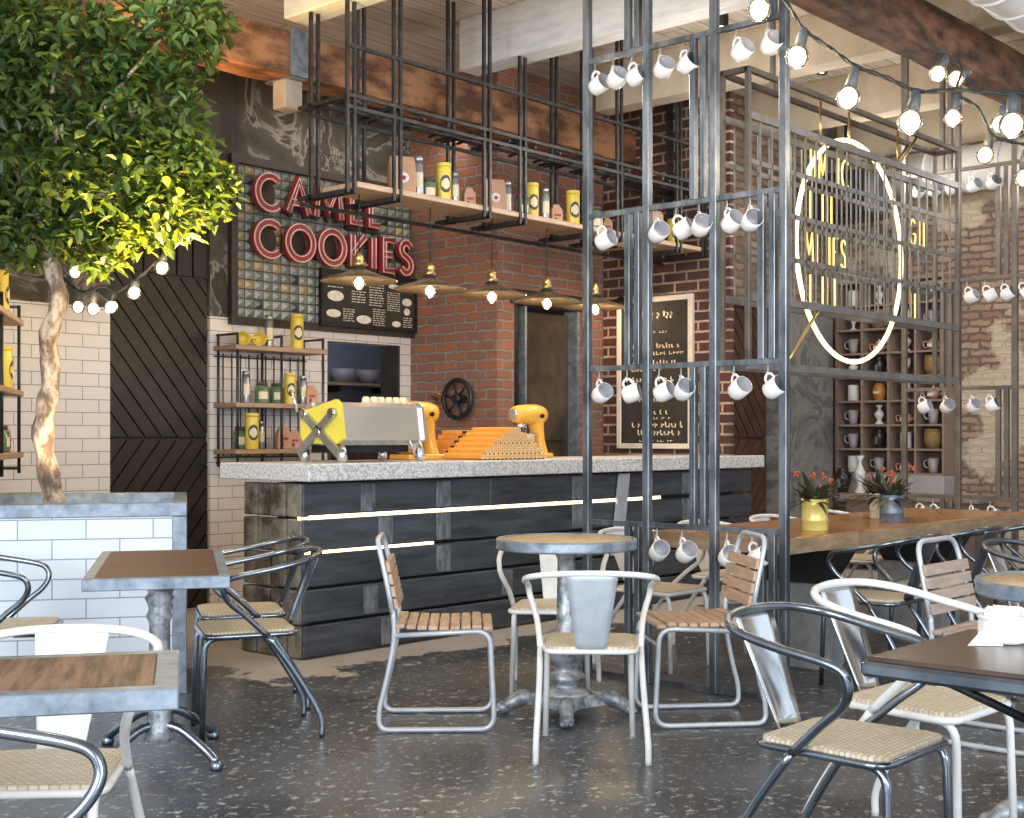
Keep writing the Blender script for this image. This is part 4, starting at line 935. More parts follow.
string_light('cable of small glowing bulbs from the tree towards the left timber door', 'string lights by the tree',
  [(215, 215, 7.0), (186, 226, 7.1), (163, 255, 7.2), (137, 279, 7.4), (118, 291, 7.7), (102, 286, 7.9), (84, 292, 8.1), (70, 285, 8.2), (50, 262, 8.2)],
  [(184, 239, 7.1, 186, 226), (162, 268, 7.2, 163, 255), (134, 293, 7.4, 136, 279), (111, 307, 7.8, 113, 291), (93, 309, 8.0, 93, 290), (78, 307, 8.15, 79, 290), (75, 272, 7.9, 74, 258), (100, 258, 7.6, 99, 246)], .040)

# ---------------------------------------------------------------- ceiling lamps and ducts
for i, (px, py, z) in enumerate(((722, 14, CE), (822, 62, CE))):
    p = onZ(px, py, z - .04); s = thing('ceiling_spot', 'small black cylinder spot on the ceiling, %s' % ('above the front lattice' if i == 0 else 'between neon ring and dark beam'), 'spotlight', (p.x, p.y, z - .001), 0, 'ceiling spots')
    MB().mat('black_iron').lathe([(.045, 0), (.045, -.13), (.04, -.135), (.035, -.12)], n=20, caps=False).build('housing', None, s); MB().mat('spot_lens').lathe([(.035, -.118), (.001, -.118)], n=18).build('lens', None, s)
def duct(name, label, a, b, r, m='duct_white'):
    a, b = Vector(a), Vector(b); d = thing(name, label, 'duct'); L = (b - a).length; dr = (b - a) / L; bd = MB().mat(m).tube([a, b], r, 32); bd.build('pipe', None, d)
    n = int(L / .32)
    for i in range(1, n): MB().mat(m).tube([a + dr * (L * i / n - .012), a + dr * (L * i / n + .012)], r + .012, 32).build('seam_ring', None, d)
    for t in (.2, .75): c = a + dr * L * t; MB().mat('black_iron').tube([c + Vector((0, 0, r)), Vector((c.x, c.y, CE))], .008).build('hanger', None, d)
    return d
duct('ventilation_duct', 'white spiral ventilation duct under the ceiling at upper right', (5.2, 2.86, 3.84), (11.05, 2.86, 3.84), .2)
duct('ventilation_duct', 'white round duct running over the brick wall at far right', (11.3, -2.5, 3.62), (11.3, 5.4, 3.62), .2)
d = thing('speaker_box', 'dark box fixed under the ceiling behind the neon ring', 'loudspeaker'); MB().mat('black_iron').box(10.3, 10.75, 5.2, 5.75, 3.15, 3.55, chamfer=.03).build('housing', None, d); MB().mat('black_iron').tube([(10.5, 5.5, 3.55), (10.5, 5.5, CE)], .02).build('bracket', None, d); MB().mat('dark_trim').lathe([(.14, 0), (.14, .012), (.001, .02)], (10.302, 5.47, 3.35), rot=Matrix.Rotation(-PI / 2, 3, 'Y')).build('grille', None, d)

# ---------------------------------------------------------------- cubby shelf with crockery on the right wall
CX = 11.70; cy1, cy0 = onX(836, 437, CX).y, onX(943, 437, CX).y; cz0 = .90; rh = .231; cw = (cy1 - cy0) / 4
cs = thing('cubby_shelf', 'brown wooden pigeonhole shelf full of crockery on the right brick wall', 'shelf unit')
for i in range(5): y = cy0 + cw * i; MB().box(CX, 11.99, y - .010, y + .010, cz0, cz0 + rh * 8 + .02).build('upright', 'cubby_wood', cs)
for j in range(9): z = cz0 + rh * j; MB().box(CX + .002, 11.99, cy0, cy1, z - .010, z + .010).build('shelf_board', 'cubby_wood', cs)
MB().box(11.975, 11.995, cy0, cy1, cz0, cz0 + rh * 8).build('back_panel', 'cubby_back', cs); MB().box(CX, 11.99, cy0 - .01, cy1 + .01, .62, cz0 - .01).build('plinth', 'grey_render', cs)
sd = thing('sideboard', 'low brown console standing below the pigeonhole shelf', 'sideboard'); MB().mat('cubby_wood').box(11.30, 11.69, cy0 - .5, cy1 - .25, .66, .72, chamfer=.006).build('top', None, sd); MB().mat('cubby_back').box(11.34, 11.69, cy0 - .45, cy1 - .30, .08, .66).build('body', None, sd)
for y in (cy0 - .4, cy1 - .35):
    for x in (11.38, 11.64): MB().mat('black_iron').box(x - .02, x + .02, y - .02, y + .02, 0, .08).build('leg', None, sd)
CR = {}
def crock(kind):
    if kind == 'candle': o = thing('candle', 'x', 'candle'); MB().mat('ceramic_white').lathe([(.052, 0), (.055, .004), (.055, .152), (.05, .156), (.001, .15)], n=18).build('body', None, o); MB().mat('ceramic_black').tube([(0, 0, .15), (0, 0, .17)], .003).build('wick', None, o)
    elif kind == 'greymug': o = thing('grey_mug', 'x', 'mug'); MB().mat('ceramic_grey').lathe([(.034, 0), (.04, .03), (.056, .14), (.052, .14), (.036, .03), (.001, .02)], n=18).build('body', None, o); MB().mat('ceramic_grey').tube(smooth([(0, .045, .12), (0, .09, .11), (0, .085, .06), (0, .042, .045)], 4), .008).build('handle', None, o)
    elif kind == 'vase': o = thing('white_vase', 'x', 'vase'); MB().mat('ceramic_white').lathe([(.04, 0), (.045, .01), (.022, .03), (.02, .045), (.045, .08), (.05, .10), (.03, .125), (.016, .14), (.016, .16), (.04, .185), (.036, .185), (.012, .16)], n=18, caps=False).build('body', None, o); MB().mat('ceramic_white').lathe([(.046, 0), (.046, .006), (.001, .007)], n=18).build('foot', None, o)
    elif kind == 'goblet': o = thing('white_goblet', 'x', 'goblet'); MB().mat('ceramic_white').lathe([(.04, 0), (.038, .006), (.012, .02), (.012, .06), (.035, .085), (.046, .12), (.044, .165), (.04, .165), (.04, .12), (.001, .08)], n=18).build('body', None, o)
    elif kind == 'dark': o = thing('black_vase', 'x', 'vase'); MB().mat('ceramic_black').lathe([(.035, 0), (.04, .02), (.068, .11), (.06, .15), (.035, .175), (.045, .19), (.04, .19), (.03, .17)], n=18, caps=False).build('body', None, o); MB().mat('steel_can').box(-.071, -.06, -.012, .012, .04, .11).build('label', None, o)
    elif kind == 'amber': o = thing('amber_jug', 'x', 'jug'); MB().mat('ceramic_amber').lathe([(.04, 0), (.062, .04), (.07, .09), (.055, .14), (.04, .155), (.042, .165), (.036, .165), (.03, .15)], n=18, caps=False).build('body', None, o); MB().mat('label_cream').box(-.076, -.066, -.025, .025, .065, .085).build('label', None, o)
    elif kind == 'teapot':
        o = thing('red_teapot', 'x', 'teapot'); MB().mat('ceramic_rust').lathe([(.035, 0), (.06, .03), (.065, .06), (.045, .095), (.001, .10)], n=18).build('body', None, o); MB().mat('ceramic_white').lathe([(.03, .098), (.02, .11), (.008, .115), (.012, .125), (.001, .132)], n=14).build('lid', None, o)
        MB().mat('ceramic_rust').tube(smooth([(0, -.055, .04), (0, -.085, .06), (0, -.10, .10)], 4), .010).build('spout', None, o); MB().mat('ceramic_rust').tube(smooth([(0, .055, .08), (0, .10, .08), (0, .09, .03), (0, .055, .025)], 4), .007).build('handle', None, o); MB().mat('ceramic_white').box(-.069, -.055, -.03, .03, .03, .06).build('label', None, o)
    else: o = thing('wicker_basket', 'x', 'basket'); MB().mat('wicker_brown').lathe([(.06, 0), (.085, .06), (.088, .12), (.08, .175), (.074, .175), (.08, .12), (.05, .01)], n=20).build('body', None, o); MB().mat('wicker_brown').tube(ring((0, 0, .175), .077, .01, 'Z', 24), .009, closed=True).build('rim', None, o)
    return o
NM = {'candle': 'white candle', 'greymug': 'grey mug', 'vase': 'white baluster vase', 'goblet': 'white goblet', 'dark': 'black vase', 'amber': 'amber jug', 'teapot': 'red and white teapot', 'basket': 'brown wicker basket'}
gridc = (('candle', 'greymug', 'teapot', 'greymug'), ('greymug', 'dark', 'candle', 'basket'), ('greymug', 'vase', 'teapot', 'greymug'), ('candle', 'amber', 'goblet', 'teapot'), ('vase', 'dark', 'goblet', 'basket'), ('greymug', 'teapot', 'vase', 'teapot'), ('goblet', 'basket', 'candle', 'greymug'), ('candle', 'vase', 'amber', 'goblet'))
for j, row in enumerate(gridc):
    for i, kind in enumerate(row):
        lab = '%s in the pigeonhole shelf, %s row from the bottom, %s column' % (NM[kind], ORD[j], ('leftmost', 'second', 'third', 'rightmost')[i]); loc = (11.80, cy1 - cw * (i + .5), cz0 + rh * j + .011)
        if kind not in CR: CR[kind] = o = crock(kind); o.location = loc; o['label'] = lab; o['group'] = 'crockery in the pigeonhole shelf'
        else: dup(CR[kind], loc, label=lab, group='crockery in the pigeonhole shelf')
o = dup(CR['vase'], onX(860, 437, 11.45), label='tall white vase standing on the console below the pigeonholes'); o.location.z = .721; o.scale = (1.1, 1.1, 1.9); o['group'] = 'vases on the console'
o = dup(CR['dark'], onX(843, 437, 11.45), label='round black vase standing on the console below the pigeonholes'); o.location.z = .721; o.scale = (1.3, 1.3, 1.2); o['group'] = 'vases on the console'
# ================================================================ FURNITURE
def make_armchair(tube, slat, label, woven='woven_seat'):
    """bistro armchair: bent tube arms, tapered sheet back, woven seat; forward is +y"""
    t = thing('armchair', label, 'chair'); r = .0125
    b = MB()
    # woven seat pad with softly rounded outline
    out = []
    for sx, sy, a0 in ((1, 1, 0), (-1, 1, 90), (-1, -1, 180), (1, -1, 270)):
        for q in range(5):
            a = math.radians(a0 + 90 * q / 4); rr = .045; wx = .190 if sy > 0 else .172; out.append((sx * (wx - rr) + rr * math.cos(a), sy * (.185 - rr) + rr * math.sin(a)))
    n = len(out); b.v += [(x, y, .438) for x, y in out] + [(x, y, .452) for x, y in out] + [(x * .93, y * .93, .456) for x, y in out]
    for i in range(n): b.face([i, (i + 1) % n, n + (i + 1) % n, n + i]); b.face([n + i, n + (i + 1) % n, 2 * n + (i + 1) % n, 2 * n + i])
    b.face(list(range(2 * n, 3 * n))); b.face(list(range(n))[::-1]); b.build('seat', woven, t)
    pr = [(x * 1.03, y * 1.03, .434) for x, y in out]; MB().tube(pr, .011, 8, closed=True).build('seat_frame', tube, t)
    for s in (-1, 1):
        MB().tube(fillet([(s * .172, .05, .428), (s * .172, .188, .428), (s * .182, .200, .0)], .06), r).build('leg', tube, t)
        P = smooth([(s * .215, -.285, 0), (s * .213, -.275, .10), (s * .203, -.165, .29), (s * .200, -.065, .43)], 5); MB().tube(P, r).build('leg', tube, t)
    P = [(-.200, -.065, .43), (-.212, .03, .52), (-.228, .095, .575), (-.245, .122, .625), (-.252, .108, .667), (-.258, .055, .688), (-.262, -.08, .712), (-.245, -.20, .738), (-.17, -.275, .757), (-.06, -.305, .765)]
    P = P + [(-x, y, z) for x, y, z in P[::-1]]; MB().tube(smooth(P, 5), r).build('arm_rail', tube, t)
    b = MB().mat(slat); n = 10                                        # tapered, slightly dished back sheet
    for i in range(n + 1):
        q = i / n; z = .445 + (.765 - .445) * q; y = -.180 - .123 * q; hw = .060 + .040 * q
        for k in range(7): u = -1 + k / 3; b.v.append((u * hw, y + .012 * (1 - u * u) * -1, z)); 
    b.smooth = True
    for i in range(n):
        for k in range(6): a = i * 7 + k; b.face([a, a + 1, a + 8, a + 7])
    o = b.build('back_slat', None, t); md = o.modifiers.new('thick', 'SOLIDIFY'); md.thickness = .004; md.offset = 0
    return t
def make_slat_chair(wood, tube, label):
    """sled base chair: tube frame, slatted wooden seat and back; forward is +y"""
    t = thing('slat_chair', label, 'chair'); r = .0115; hw = .20
    for s in (-1, 1):
        P = fillet([(s * hw, -.215, .45), (s * hw, -.19, .40), (s * hw, -.265, .10), (s * hw, -.245, .0125), (s * hw, .235, .0125), (s * hw, .215, .425), (s * hw, -.19, .405)], .06, 6)
        P = smooth([(s * hw, -.195, .52), (s * hw, -.19, .40), (s * hw, -.218, .24), (s * hw, -.250, .11)], 4)[:-1] + fillet([(s * hw, -.250, .11), (s * hw, -.258, .0125), (s * hw, .235, .0125), (s * hw, .215, .43), (s * hw, -.19, .41)], .065, 6)
        MB().tube(P, r).build('side_frame', tube, t)
    MB().tube([(-hw, .223, .36), (hw, .223, .36)], .008).build('stretcher', tube, t)
    P = fillet([(-hw, -.195, .50), (-hw, -.225, .66), (-hw + .015, -.262, .815), (hw - .015, -.262, .815), (hw, -.225, .66), (hw, -.195, .50)], .07, 6); MB().tube(P, r).build('back_hoop', tube, t)
    n = 9
    for i in range(n):
        y = -.165 + i * .0465; z = .432 + .010 * ((i - 4) / 4.0) ** 2 - (.012 if i == n - 1 else 0)
        MB().box(-hw - .012, hw + .012, y - .0205, y + .0205, z, z + .018, chamfer=.004).build('seat_slat', wood, t)
    for i in range(4):
        z = .545 + i * .052; y = -.198 - (i * .011)
        o = MB(); o.hexa([(-hw - .01, y + .012, z - .021), (hw + .01, y + .012, z - .021), (hw + .01, y + .028, z - .021), (-hw - .01, y + .028, z - .021), (-hw - .01, y + .004, z + .021), (hw + .01, y + .004, z + .021), (hw + .01, y + .020, z + .021), (-hw - .01, y + .020, z + .021)]); o.build('back_slat', wood, t)
    return t
protos = {}
def seat(kind, R, D, phi, label, group):
    X, Y = xy(R, D); rz = heading(phi)
    if kind not in protos:
        o = {'white': lambda: make_armchair('white_paint', 'white_paint', label), 'whitesteel': lambda: make_armchair('white_paint', 'polished_steel', label), 'whitezinc': lambda: make_armchair('white_paint', 'pale_zinc', label), 'steel': lambda: make_armchair('dark_chrome', 'polished_steel', label), 'darksteel': lambda: make_armchair('dark_chrome', 'dark_chrome', label),
             'slat': lambda: make_slat_chair('slat_wood', 'grey_paint', label), 'greyslat': lambda: make_slat_chair('grey_slat_wood', 'grey_paint', label), 'darkslat': lambda: make_slat_chair('grey_slat_wood', 'dark_chrome', label)}[kind](); protos[kind] = o
    else: o = dup(protos[kind])
    o['label'] = label; o['group'] = group; o.location = (X, Y, 0); o.rotation_euler = (0, 0, rz); o.scale = (1, 1, .955 if kind in ('white', 'whitezinc') else 1.02 if kind == 'whitesteel' else 1); return o
def seatw(kind, X, Y, ang, label, group):                            # world placement; ang = heading in room axes
    o = seat(kind, 0, 1, 0, label, group); o.location = (X, Y, 0); o.rotation_euler = (0, 0, math.radians(ang) - PI / 2); return o
GR = 'chairs around the round table'; GL_ = 'chairs in the left seating'; GT_ = 'chairs along the long table'; GF = 'chairs at the front right table'
seat('whitezinc', .315, 5.28, 88, 'white armchair with grey sheet back, its back to us, before the round table', GR)
seat('white', .20, 6.42, -96, 'white armchair facing us from behind the round table', GR)
seat('slat', -.315, 5.74, 2, 'slatted wood chair side on at the left of the round table', GR)
seat('slat', .82, 5.83, 187, 'slatted wood chair at the right of the round table', GR)
seat('steel', .905, 3.50, -42, 'dark steel tube armchair with shiny back nearest at lower right', GF)
seat('whitesteel', 1.25, 3.975, -45, 'white tube armchair with shiny back behind the dark steel one', GF)
seatw('greyslat', 5.34, 2.12, -90, 'grey brown slatted chair between long table and front right table', GF)
seatw('steel', 6.0, 2.10, -90, 'steel armchair with shiny back behind the small round table at right', GF)
for i, (x, y) in enumerate(((6.14, 3.06), (6.90, 3.06), (7.62, 3.02), (8.3, 3.04))):
    seatw('darksteel', x, y, 90, 'dark steel armchair on the near side of the long table, %s from lattice' % ORD[i], GT_)
for i, (x, y) in enumerate(((5.88, 4.20), (6.72, 4.26), (7.5, 4.24), (8.25, 4.24))):
    seatw('white', x, y, -90, 'white armchair on the far side of the long table, %s from lattice' % ORD[i], GT_)
seat('darksteel', -1.13, 5.56, 199, 'steel armchair with woven seat facing the far left table, nearer of two', GL_)
seat('darksteel', -1.27, 6.12, 197, 'steel armchair with woven seat facing the far left table, farther of two', GL_)
seat('white', -1.17, 3.25, -86, 'white armchair behind the wooden table at lower left', GL_)
seat('steel', -.86, 2.15, 4, 'steel tube armchair cut off at the lower left corner of the photo', GL_)
seat('darksteel', -2.15, 5.60, 10, 'dark steel armchair at the left edge before the tiled planter', GL_)

# ---------------------------------------------------------------- tables
def claw_base(t, rfoot, hgt, m='cast_iron_grey', ang=0.0, n=4, col=None):
    MB().mat(m).lathe(col or [(.12, .09), (.10, .11), (.062, .125), (.055, .14), (.082, .155), (.085, .18), (.055, .195), (.050, .21), (.072, .235), (.090, .28), (.092, .32), (.078, .355), (.06, .36), (.045, .38), (.040, hgt - .05), (.05, hgt - .03), (.05, hgt)], n=24).build('column', None, t)
    b = MB().mat(m)                                                   # square plinth with concave sides
    k = []
    for i in range(n):
        a = ang + 2 * PI * i / n; a2 = ang + 2 * PI * (i + .5) / n; k += [(math.cos(a) * rfoot * .70, math.sin(a) * rfoot * .70), (math.cos(a2) * rfoot * .43, math.sin(a2) * rfoot * .43)]
    N_ = len(k); b.v += [(x, y, .045) for x, y in k] + [(x * .92, y * .92, .095) for x, y in k]
    for i in range(N_): b.face([i, (i + 1) % N_, N_ + (i + 1) % N_, N_ + i])
    b.face(list(range(N_, 2 * N_))); b.face(list(range(N_))[::-1]); b.build('plinth', None, t)
    for i in range(n):
        a = ang + 2 * PI * i / n; u = Vector((math.cos(a), math.sin(a), 0)); f = MB().mat(m)
        f.tube([u * rfoot * .56 + Vector((0, 0, .082)), u * rfoot * .72 + Vector((0, 0, .074)), u * rfoot * .90 + Vector((0, 0, .046)), u * rfoot + Vector((0, 0, .030))], [.030, .038, .030, .030], 10)
        f.sphere(u * rfoot + Vector((0, 0, .030)), .030, 12, 8, (1.15, 1.15, 1.0)); w_ = Vector((-u.y, u.x, 0))
        for q in (-1, 0, 1): f.sphere(u * (rfoot + .022) + w_ * q * .018 + Vector((0, 0, .02)), .013, 8, 6)
        f.build('foot', None, t)
def round_table(R, D, label, rad, z):
    X, Y = xy(R, D); t = thing('round_table', label, 'table', (X, Y, 0))
    MB().mat('woven_top').lathe([(.001, z - .006), (rad - .012, z - .006)], n=48, caps=False).lathe([(rad - .012, z - .012), (rad - .012, z - .006), (.001, z - .004)], n=48).build('top', None, t)
    MB().mat('zinc').lathe([(.02, z - .045), (rad, z - .048), (rad + .004, z - .04), (rad - .001, z - .030), (rad + .004, z - .012), (rad, z), (rad - .012, z), (rad - .012, z - .02)], n=56, caps=False).build('rim', None, t)
    claw_base(t, .285, z - .045, ang=TH + math.radians(-92)); return t
mat('woven_top', (.60, .46, .27), (.40, .28, .15), rough=.45, scale=26, stretch=(1, 3, 1), bump=.3, lo=.4, hi=.6)
round_table(.245, 5.91, 'round table with wooden top and zinc rim on a claw foot pedestal', .315, .795)
round_table(1.80, 4.15, 'round wooden table with grey rim cut off at the right edge', .315, .795)
def rect_table(R, D, W, L, z, label, wood, base, phi=13.97, edge=.055, frame='zinc'):
    X, Y = xy(R, D); t = thing('dining_table', label, 'table', (X, Y, 0), math.radians(phi) + TH)
    w, l = W / 2, L / 2
    MB().mat(wood).box(-w + edge, w - edge, -l + edge, l - edge, z - .03, z + .001).build('top', None, t)
    b = MB().mat(frame); b.box(-w, w, -l, -l + edge, z - .042, z, chamfer=.003); b.box(-w, w, l - edge, l, z - .042, z, chamfer=.003); b.box(-w, -w + edge, -l + edge, l - edge, z - .042, z, chamfer=.003); b.box(w - edge, w, -l + edge, l - edge, z - .042, z, chamfer=.003); b.build('metal_edge', None, t)
    base(t, z, W, L); return t
def twin_base(t, z, W, L):
    for y in (-L * .12, L * .12):
        col = [(.06, .10), (.045, .14), (.04, .2), (.037, z - .22), (.05, z - .19), (.036, z - .16), (.055, z - .12), (.04, z - .10), (.06, z - .05)]
        MB().mat('cast_iron_grey').lathe(col, (0, y, 0), 18).build('column', None, t)
    MB().mat('cast_iron_grey').box(-.16, .16, -L * .25, L * .25, z - .05, z - .03, chamfer=.004).build('top_plate', None, t)
    for sx in (-1, 1):
        for sy in (-1, 1):
            f = MB().mat('dark_chrome'); f.tube(smooth([(0, sy * L * .12, .16), (sx * .08, sy * L * .15, .14), (sx * .17, sy * L * .2, .07), (sx * .21, sy * L * .23, .03)], 4), .018); f.lathe([(.022, 0), (.026, .012), (.02, .04)], (sx * .21, sy * L * .23, 0), 12); f.build('foot', None, t)
    MB().mat('dark_chrome').box(-.05, .05, -L * .14, L * .14, .09, .15, chamfer=.01).build('hub', None, t)
rect_table(-1.376, 5.12, .50, 1.16, .76, 'long dark wood table with zinc edge before the tiled planter', 'dark_table_wood', twin_base, edge=.04)
rect_table(-1.30, 2.64, 1.22, .485, .76, 'rustic wood table with metal edge at the lower left', 'table_wood', twin_base, edge=.05)
# dark square table at the front right, on a strutted black pedestal
X0, Y1 = 2.70, 1.38; tf = thing('dining_table', 'dark wood square table with grey edge at the lower right', 'table', (X0 + .28, Y1 - .34, 0))
TZ = .76
MB().mat('walnut_top').box(-.27, .29, -.5, .33, TZ - .012, TZ, chamfer=.003).build('top', None, tf)
MB().mat('dark_chrome').box(-.282, .302, -.512, .342, TZ - .045, TZ - .011, chamfer=.008).build('metal_edge', None, tf)
for dx, dy in ((-.022, -.022), (.022, -.022), (.022, .022), (-.022, .022)): MB().mat('dark_chrome').tube([(dx, dy, .03), (dx, dy, .60), (dx * 1.2, dy * 1.2, TZ - .045)], .015).build('column_tube', None, tf)
for a in range(4):
    u = Vector((math.cos(a * PI / 2 + PI / 4), math.sin(a * PI / 2 + PI / 4), 0)); MB().mat('black_iron').tube([u * .03 + Vector((0, 0, .60)), u * .26 + Vector((0, 0, TZ - .05))], .010).build('strut', None, tf)
    MB().mat('black_iron').tube([u * .02 + Vector((0, 0, .05)), u * .28 + Vector((0, 0, .018))], [.02, .016]).build('foot', None, tf)
MB().mat('black_iron').lathe([(.045, .585), (.045, .605)], n=16).build('collar', None, tf)
# napkin holder
c = onZ(1004, 642, TZ); nh = thing('napkin_holder', 'ribbed white napkin pot on the dark table at right', 'napkin holder', (c.x, c.y, TZ + .001))
b = MB().mat('ceramic_white'); n = 48; b.smooth = True
pr = ((.050, 0, 0), (.058, .006, .0), (.060, .012, .003), (.060, .048, .003), (.058, .054, 0), (.062, .058, 0), (.062, .064, 0), (.055, .066, 0), (.050, .05, 0), (.001, .012, 0))
for r_, z_, rib in pr:
    for k in range(n): a = 2 * PI * k / n; q = r_ - (rib if k % 4 in (2, 3) else 0); b.v.append((q * math.cos(a), q * math.sin(a), z_))
for i in range(len(pr) - 1):
    for k in range(n): b.face([i * n + k, i * n + (k + 1) % n, (i + 1) * n + (k + 1) % n, (i + 1) * n + k])
b.build('pot', None, nh)
rnd = random.Random(3)
for i in range(6):
    a = rnd.uniform(0, PI); q = MB().mat('napkin'); x = -.03 + i * .012; q.hexa([(x, -.038, .02), (x + .006, -.038, .02), (x + .006, .038, .02), (x, .038, .02), (x + rnd.uniform(-.012, .012), -.036, .075 + rnd.uniform(0, .012)), (x + .004, -.036, .078), (x + .006, .036, .072 + rnd.uniform(0, .015)), (x + .001, .036, .07)]); q.build('napkin', None, nh)
c2 = onZ(984, 644, TZ); nk = MB().mat('napkin'); nk.hexa([(-.05, -.03, 0), (.03, -.04, 0), (.04, .03, 0), (-.02, .03, 0), (.03, -.02, .006), (.035, -.025, .006), (.04, .02, .05), (.02, .02, .05)]); nk = nk.build('folded_napkin'); nk.location = (c2.x, c2.y, TZ + .001); nk.rotation_euler = (0, 0, TH); tag(nk, 'folded white napkin leaning on the ribbed pot', 'napkin')

# ---------------------------------------------------------------- long timber table
lt = thing('long_table', 'long thick orange brown timber table behind the front lattice', 'table', (0, 0, 0))
b = MB().mat('long_table_wood'); rnd = random.Random(9); n = 30; x0, x1, y0, y1 = 5.63, 8.66, 3.25, 4.07
for i in range(n + 1):
    x = x0 + (x1 - x0) * i / n; wv = .010 * math.sin(i * .9) + rnd.uniform(-.006, .006)
    b.v += [(x, y0 + wv + .012, .675), (x, y0 + wv, .75), (x, y0 + .02 + wv, .757), (x, y1 - .02, .757), (x, y1 + wv * .5, .75), (x, y1 - .012, .675)]
for i in range(n):
    for j in range(6):
        b.mat('end_grain' if j in (0, 4) else 'long_table_wood'); a = 6 * i; b.face([a + j, a + (j + 1) % 6, a + 6 + (j + 1) % 6, a + 6 + j])
b.mat('end_grain'); b.face([5, 4, 3, 2, 1, 0]); b.face([6 * n + q for q in range(6)]); b.build('top', None, lt)
for x in (6.42, 7.95):
    l = MB().mat('black_iron'); l.hexa([(x - .08, 3.46, .46), (x + .08, 3.46, .46), (x + .08, 3.86, .46), (x - .08, 3.86, .46), (x - .10, 3.33, .674), (x + .10, 3.33, .674), (x + .10, 3.99, .674), (x - .10, 3.99, .674)]); lg = l.build('leg', None, lt)
    MB().mat('grey_concrete').box(x - .13, x + .13, 3.44, 3.88, 0, .46, chamfer=.008).build('plinth', None, lg)
def pot_plant(X, Y, label, pot, r, h, seed, flowers=5):
    t = thing('potted_plant', label, 'plant', (X, Y, .758)); MB().mat(pot).lathe([(r * .93, 0), (r * .95, .004), (r * .95, h * .3), (r * .98, h * .31), (r * .95, h * .34), (r * .95, h * .8), (r * .99, h * .82), (r * .96, h * .85), (r, h), (r * .94, h), (r * .9, h * .85)], n=28, caps=False).lathe([(r * .93, .001), (.001, .001)], n=28).mat('soil').lathe([(r * .92, h * .86), (.001, h * .88)], n=20, caps=False).build('pot', None, t)
    q = random.Random(seed); b = MB().mat('dark_leaf')
    for i in range(70):
        a = q.uniform(0, 2 * PI); ln = q.uniform(.10, .27); el = q.uniform(.15, 1.25); w = q.uniform(.008, .018); u = Vector((math.cos(a), math.sin(a), 0)); sd = Vector((-u.y, u.x, 0)); o = len(b.v)
        for k in range(5):
            s = k / 4; p = u * (r * .4 + ln * s * math.cos(el) * (1 + .2 * s)) + Vector((0, 0, h * .85 + ln * (s * math.sin(el) - .45 * s * s * (1.3 - el * .6)))); ww = w * math.sin(PI * (.12 + .86 * s)); b.v += [tuple(p - sd * ww), tuple(p + sd * ww)]
        for k in range(4): b.face([o + 2 * k, o + 2 * k + 1, o + 2 * k + 3, o + 2 * k + 2])
    b.build('foliage', None, t)
    for i in range(flowers):
        a = q.uniform(0, 2 * PI); d = q.uniform(.02, .14); z = h + q.uniform(.02, .14); p = Vector((math.cos(a) * d, math.sin(a) * d, z)); f = MB().mat('dark_leaf').tube([(math.cos(a) * .02, math.sin(a) * .02, h * .85), tuple(p)], .003, 5).mat('flower_red')
        for k in range(6): f.sphere(p + Vector((q.uniform(-.012, .012), q.uniform(-.012, .012), q.uniform(-.004, .03))), .007, 7, 5)
        f.build('flower', None, t)
    return t
pot_plant(6.22, 3.44, 'plant with red flowers in a yellow tin on the long table', 'tin_yellow', .072, .165, 2, 6)
pot_plant(7.18, 3.47, 'plant with red flowers in a grey metal tin on the long table', 'zinc', .074, .155, 5, 6)
pot_plant(7.42, 3.67, 'dark leaved plant in a cream tin behind the grey metal tin', 'label_cream', .055, .150, 8, 2)

# ---------------------------------------------------------------- planter, tree and the left shelf
X, Y = xy(-1.585, 6.39)
pl = thing('tiled_planter', 'white tiled planter box with zinc rim at the left', 'planter', (X, Y, 0), WE4)
PW, PD, PH = 1.27, 1.3, .93
b = MB().mat('white_tile_e'); b.box(-PW, -.06, 0, .06, 0, PH - .055); b.build('tiled_front', None, pl)
b = MB().mat('zinc'); b.box(-PW, .0, -.012, .07, PH - .065, PH, chamfer=.004); b.box(-.07, .0, -.012, .07, 0, PH - .066, chamfer=.004); b.box(-.07, 0, .07, PD, PH - .065, PH, chamfer=.004); b.box(-PW, 0, PD - .06, PD, PH - .065, PH, chamfer=.004); b.build('rim', None, pl)
b = MB().mat('zinc'); b.box(-.05, -.01, .07, PD - .01, 0, PH - .066); b.box(-PW, -.06, PD - .05, PD - .01, 0, PH - .066); b.build('side_panel', None, pl)
MB().mat('soil').box(-PW, -.05, .06, PD - .05, .02, PH - .08).build('soil', None, pl)
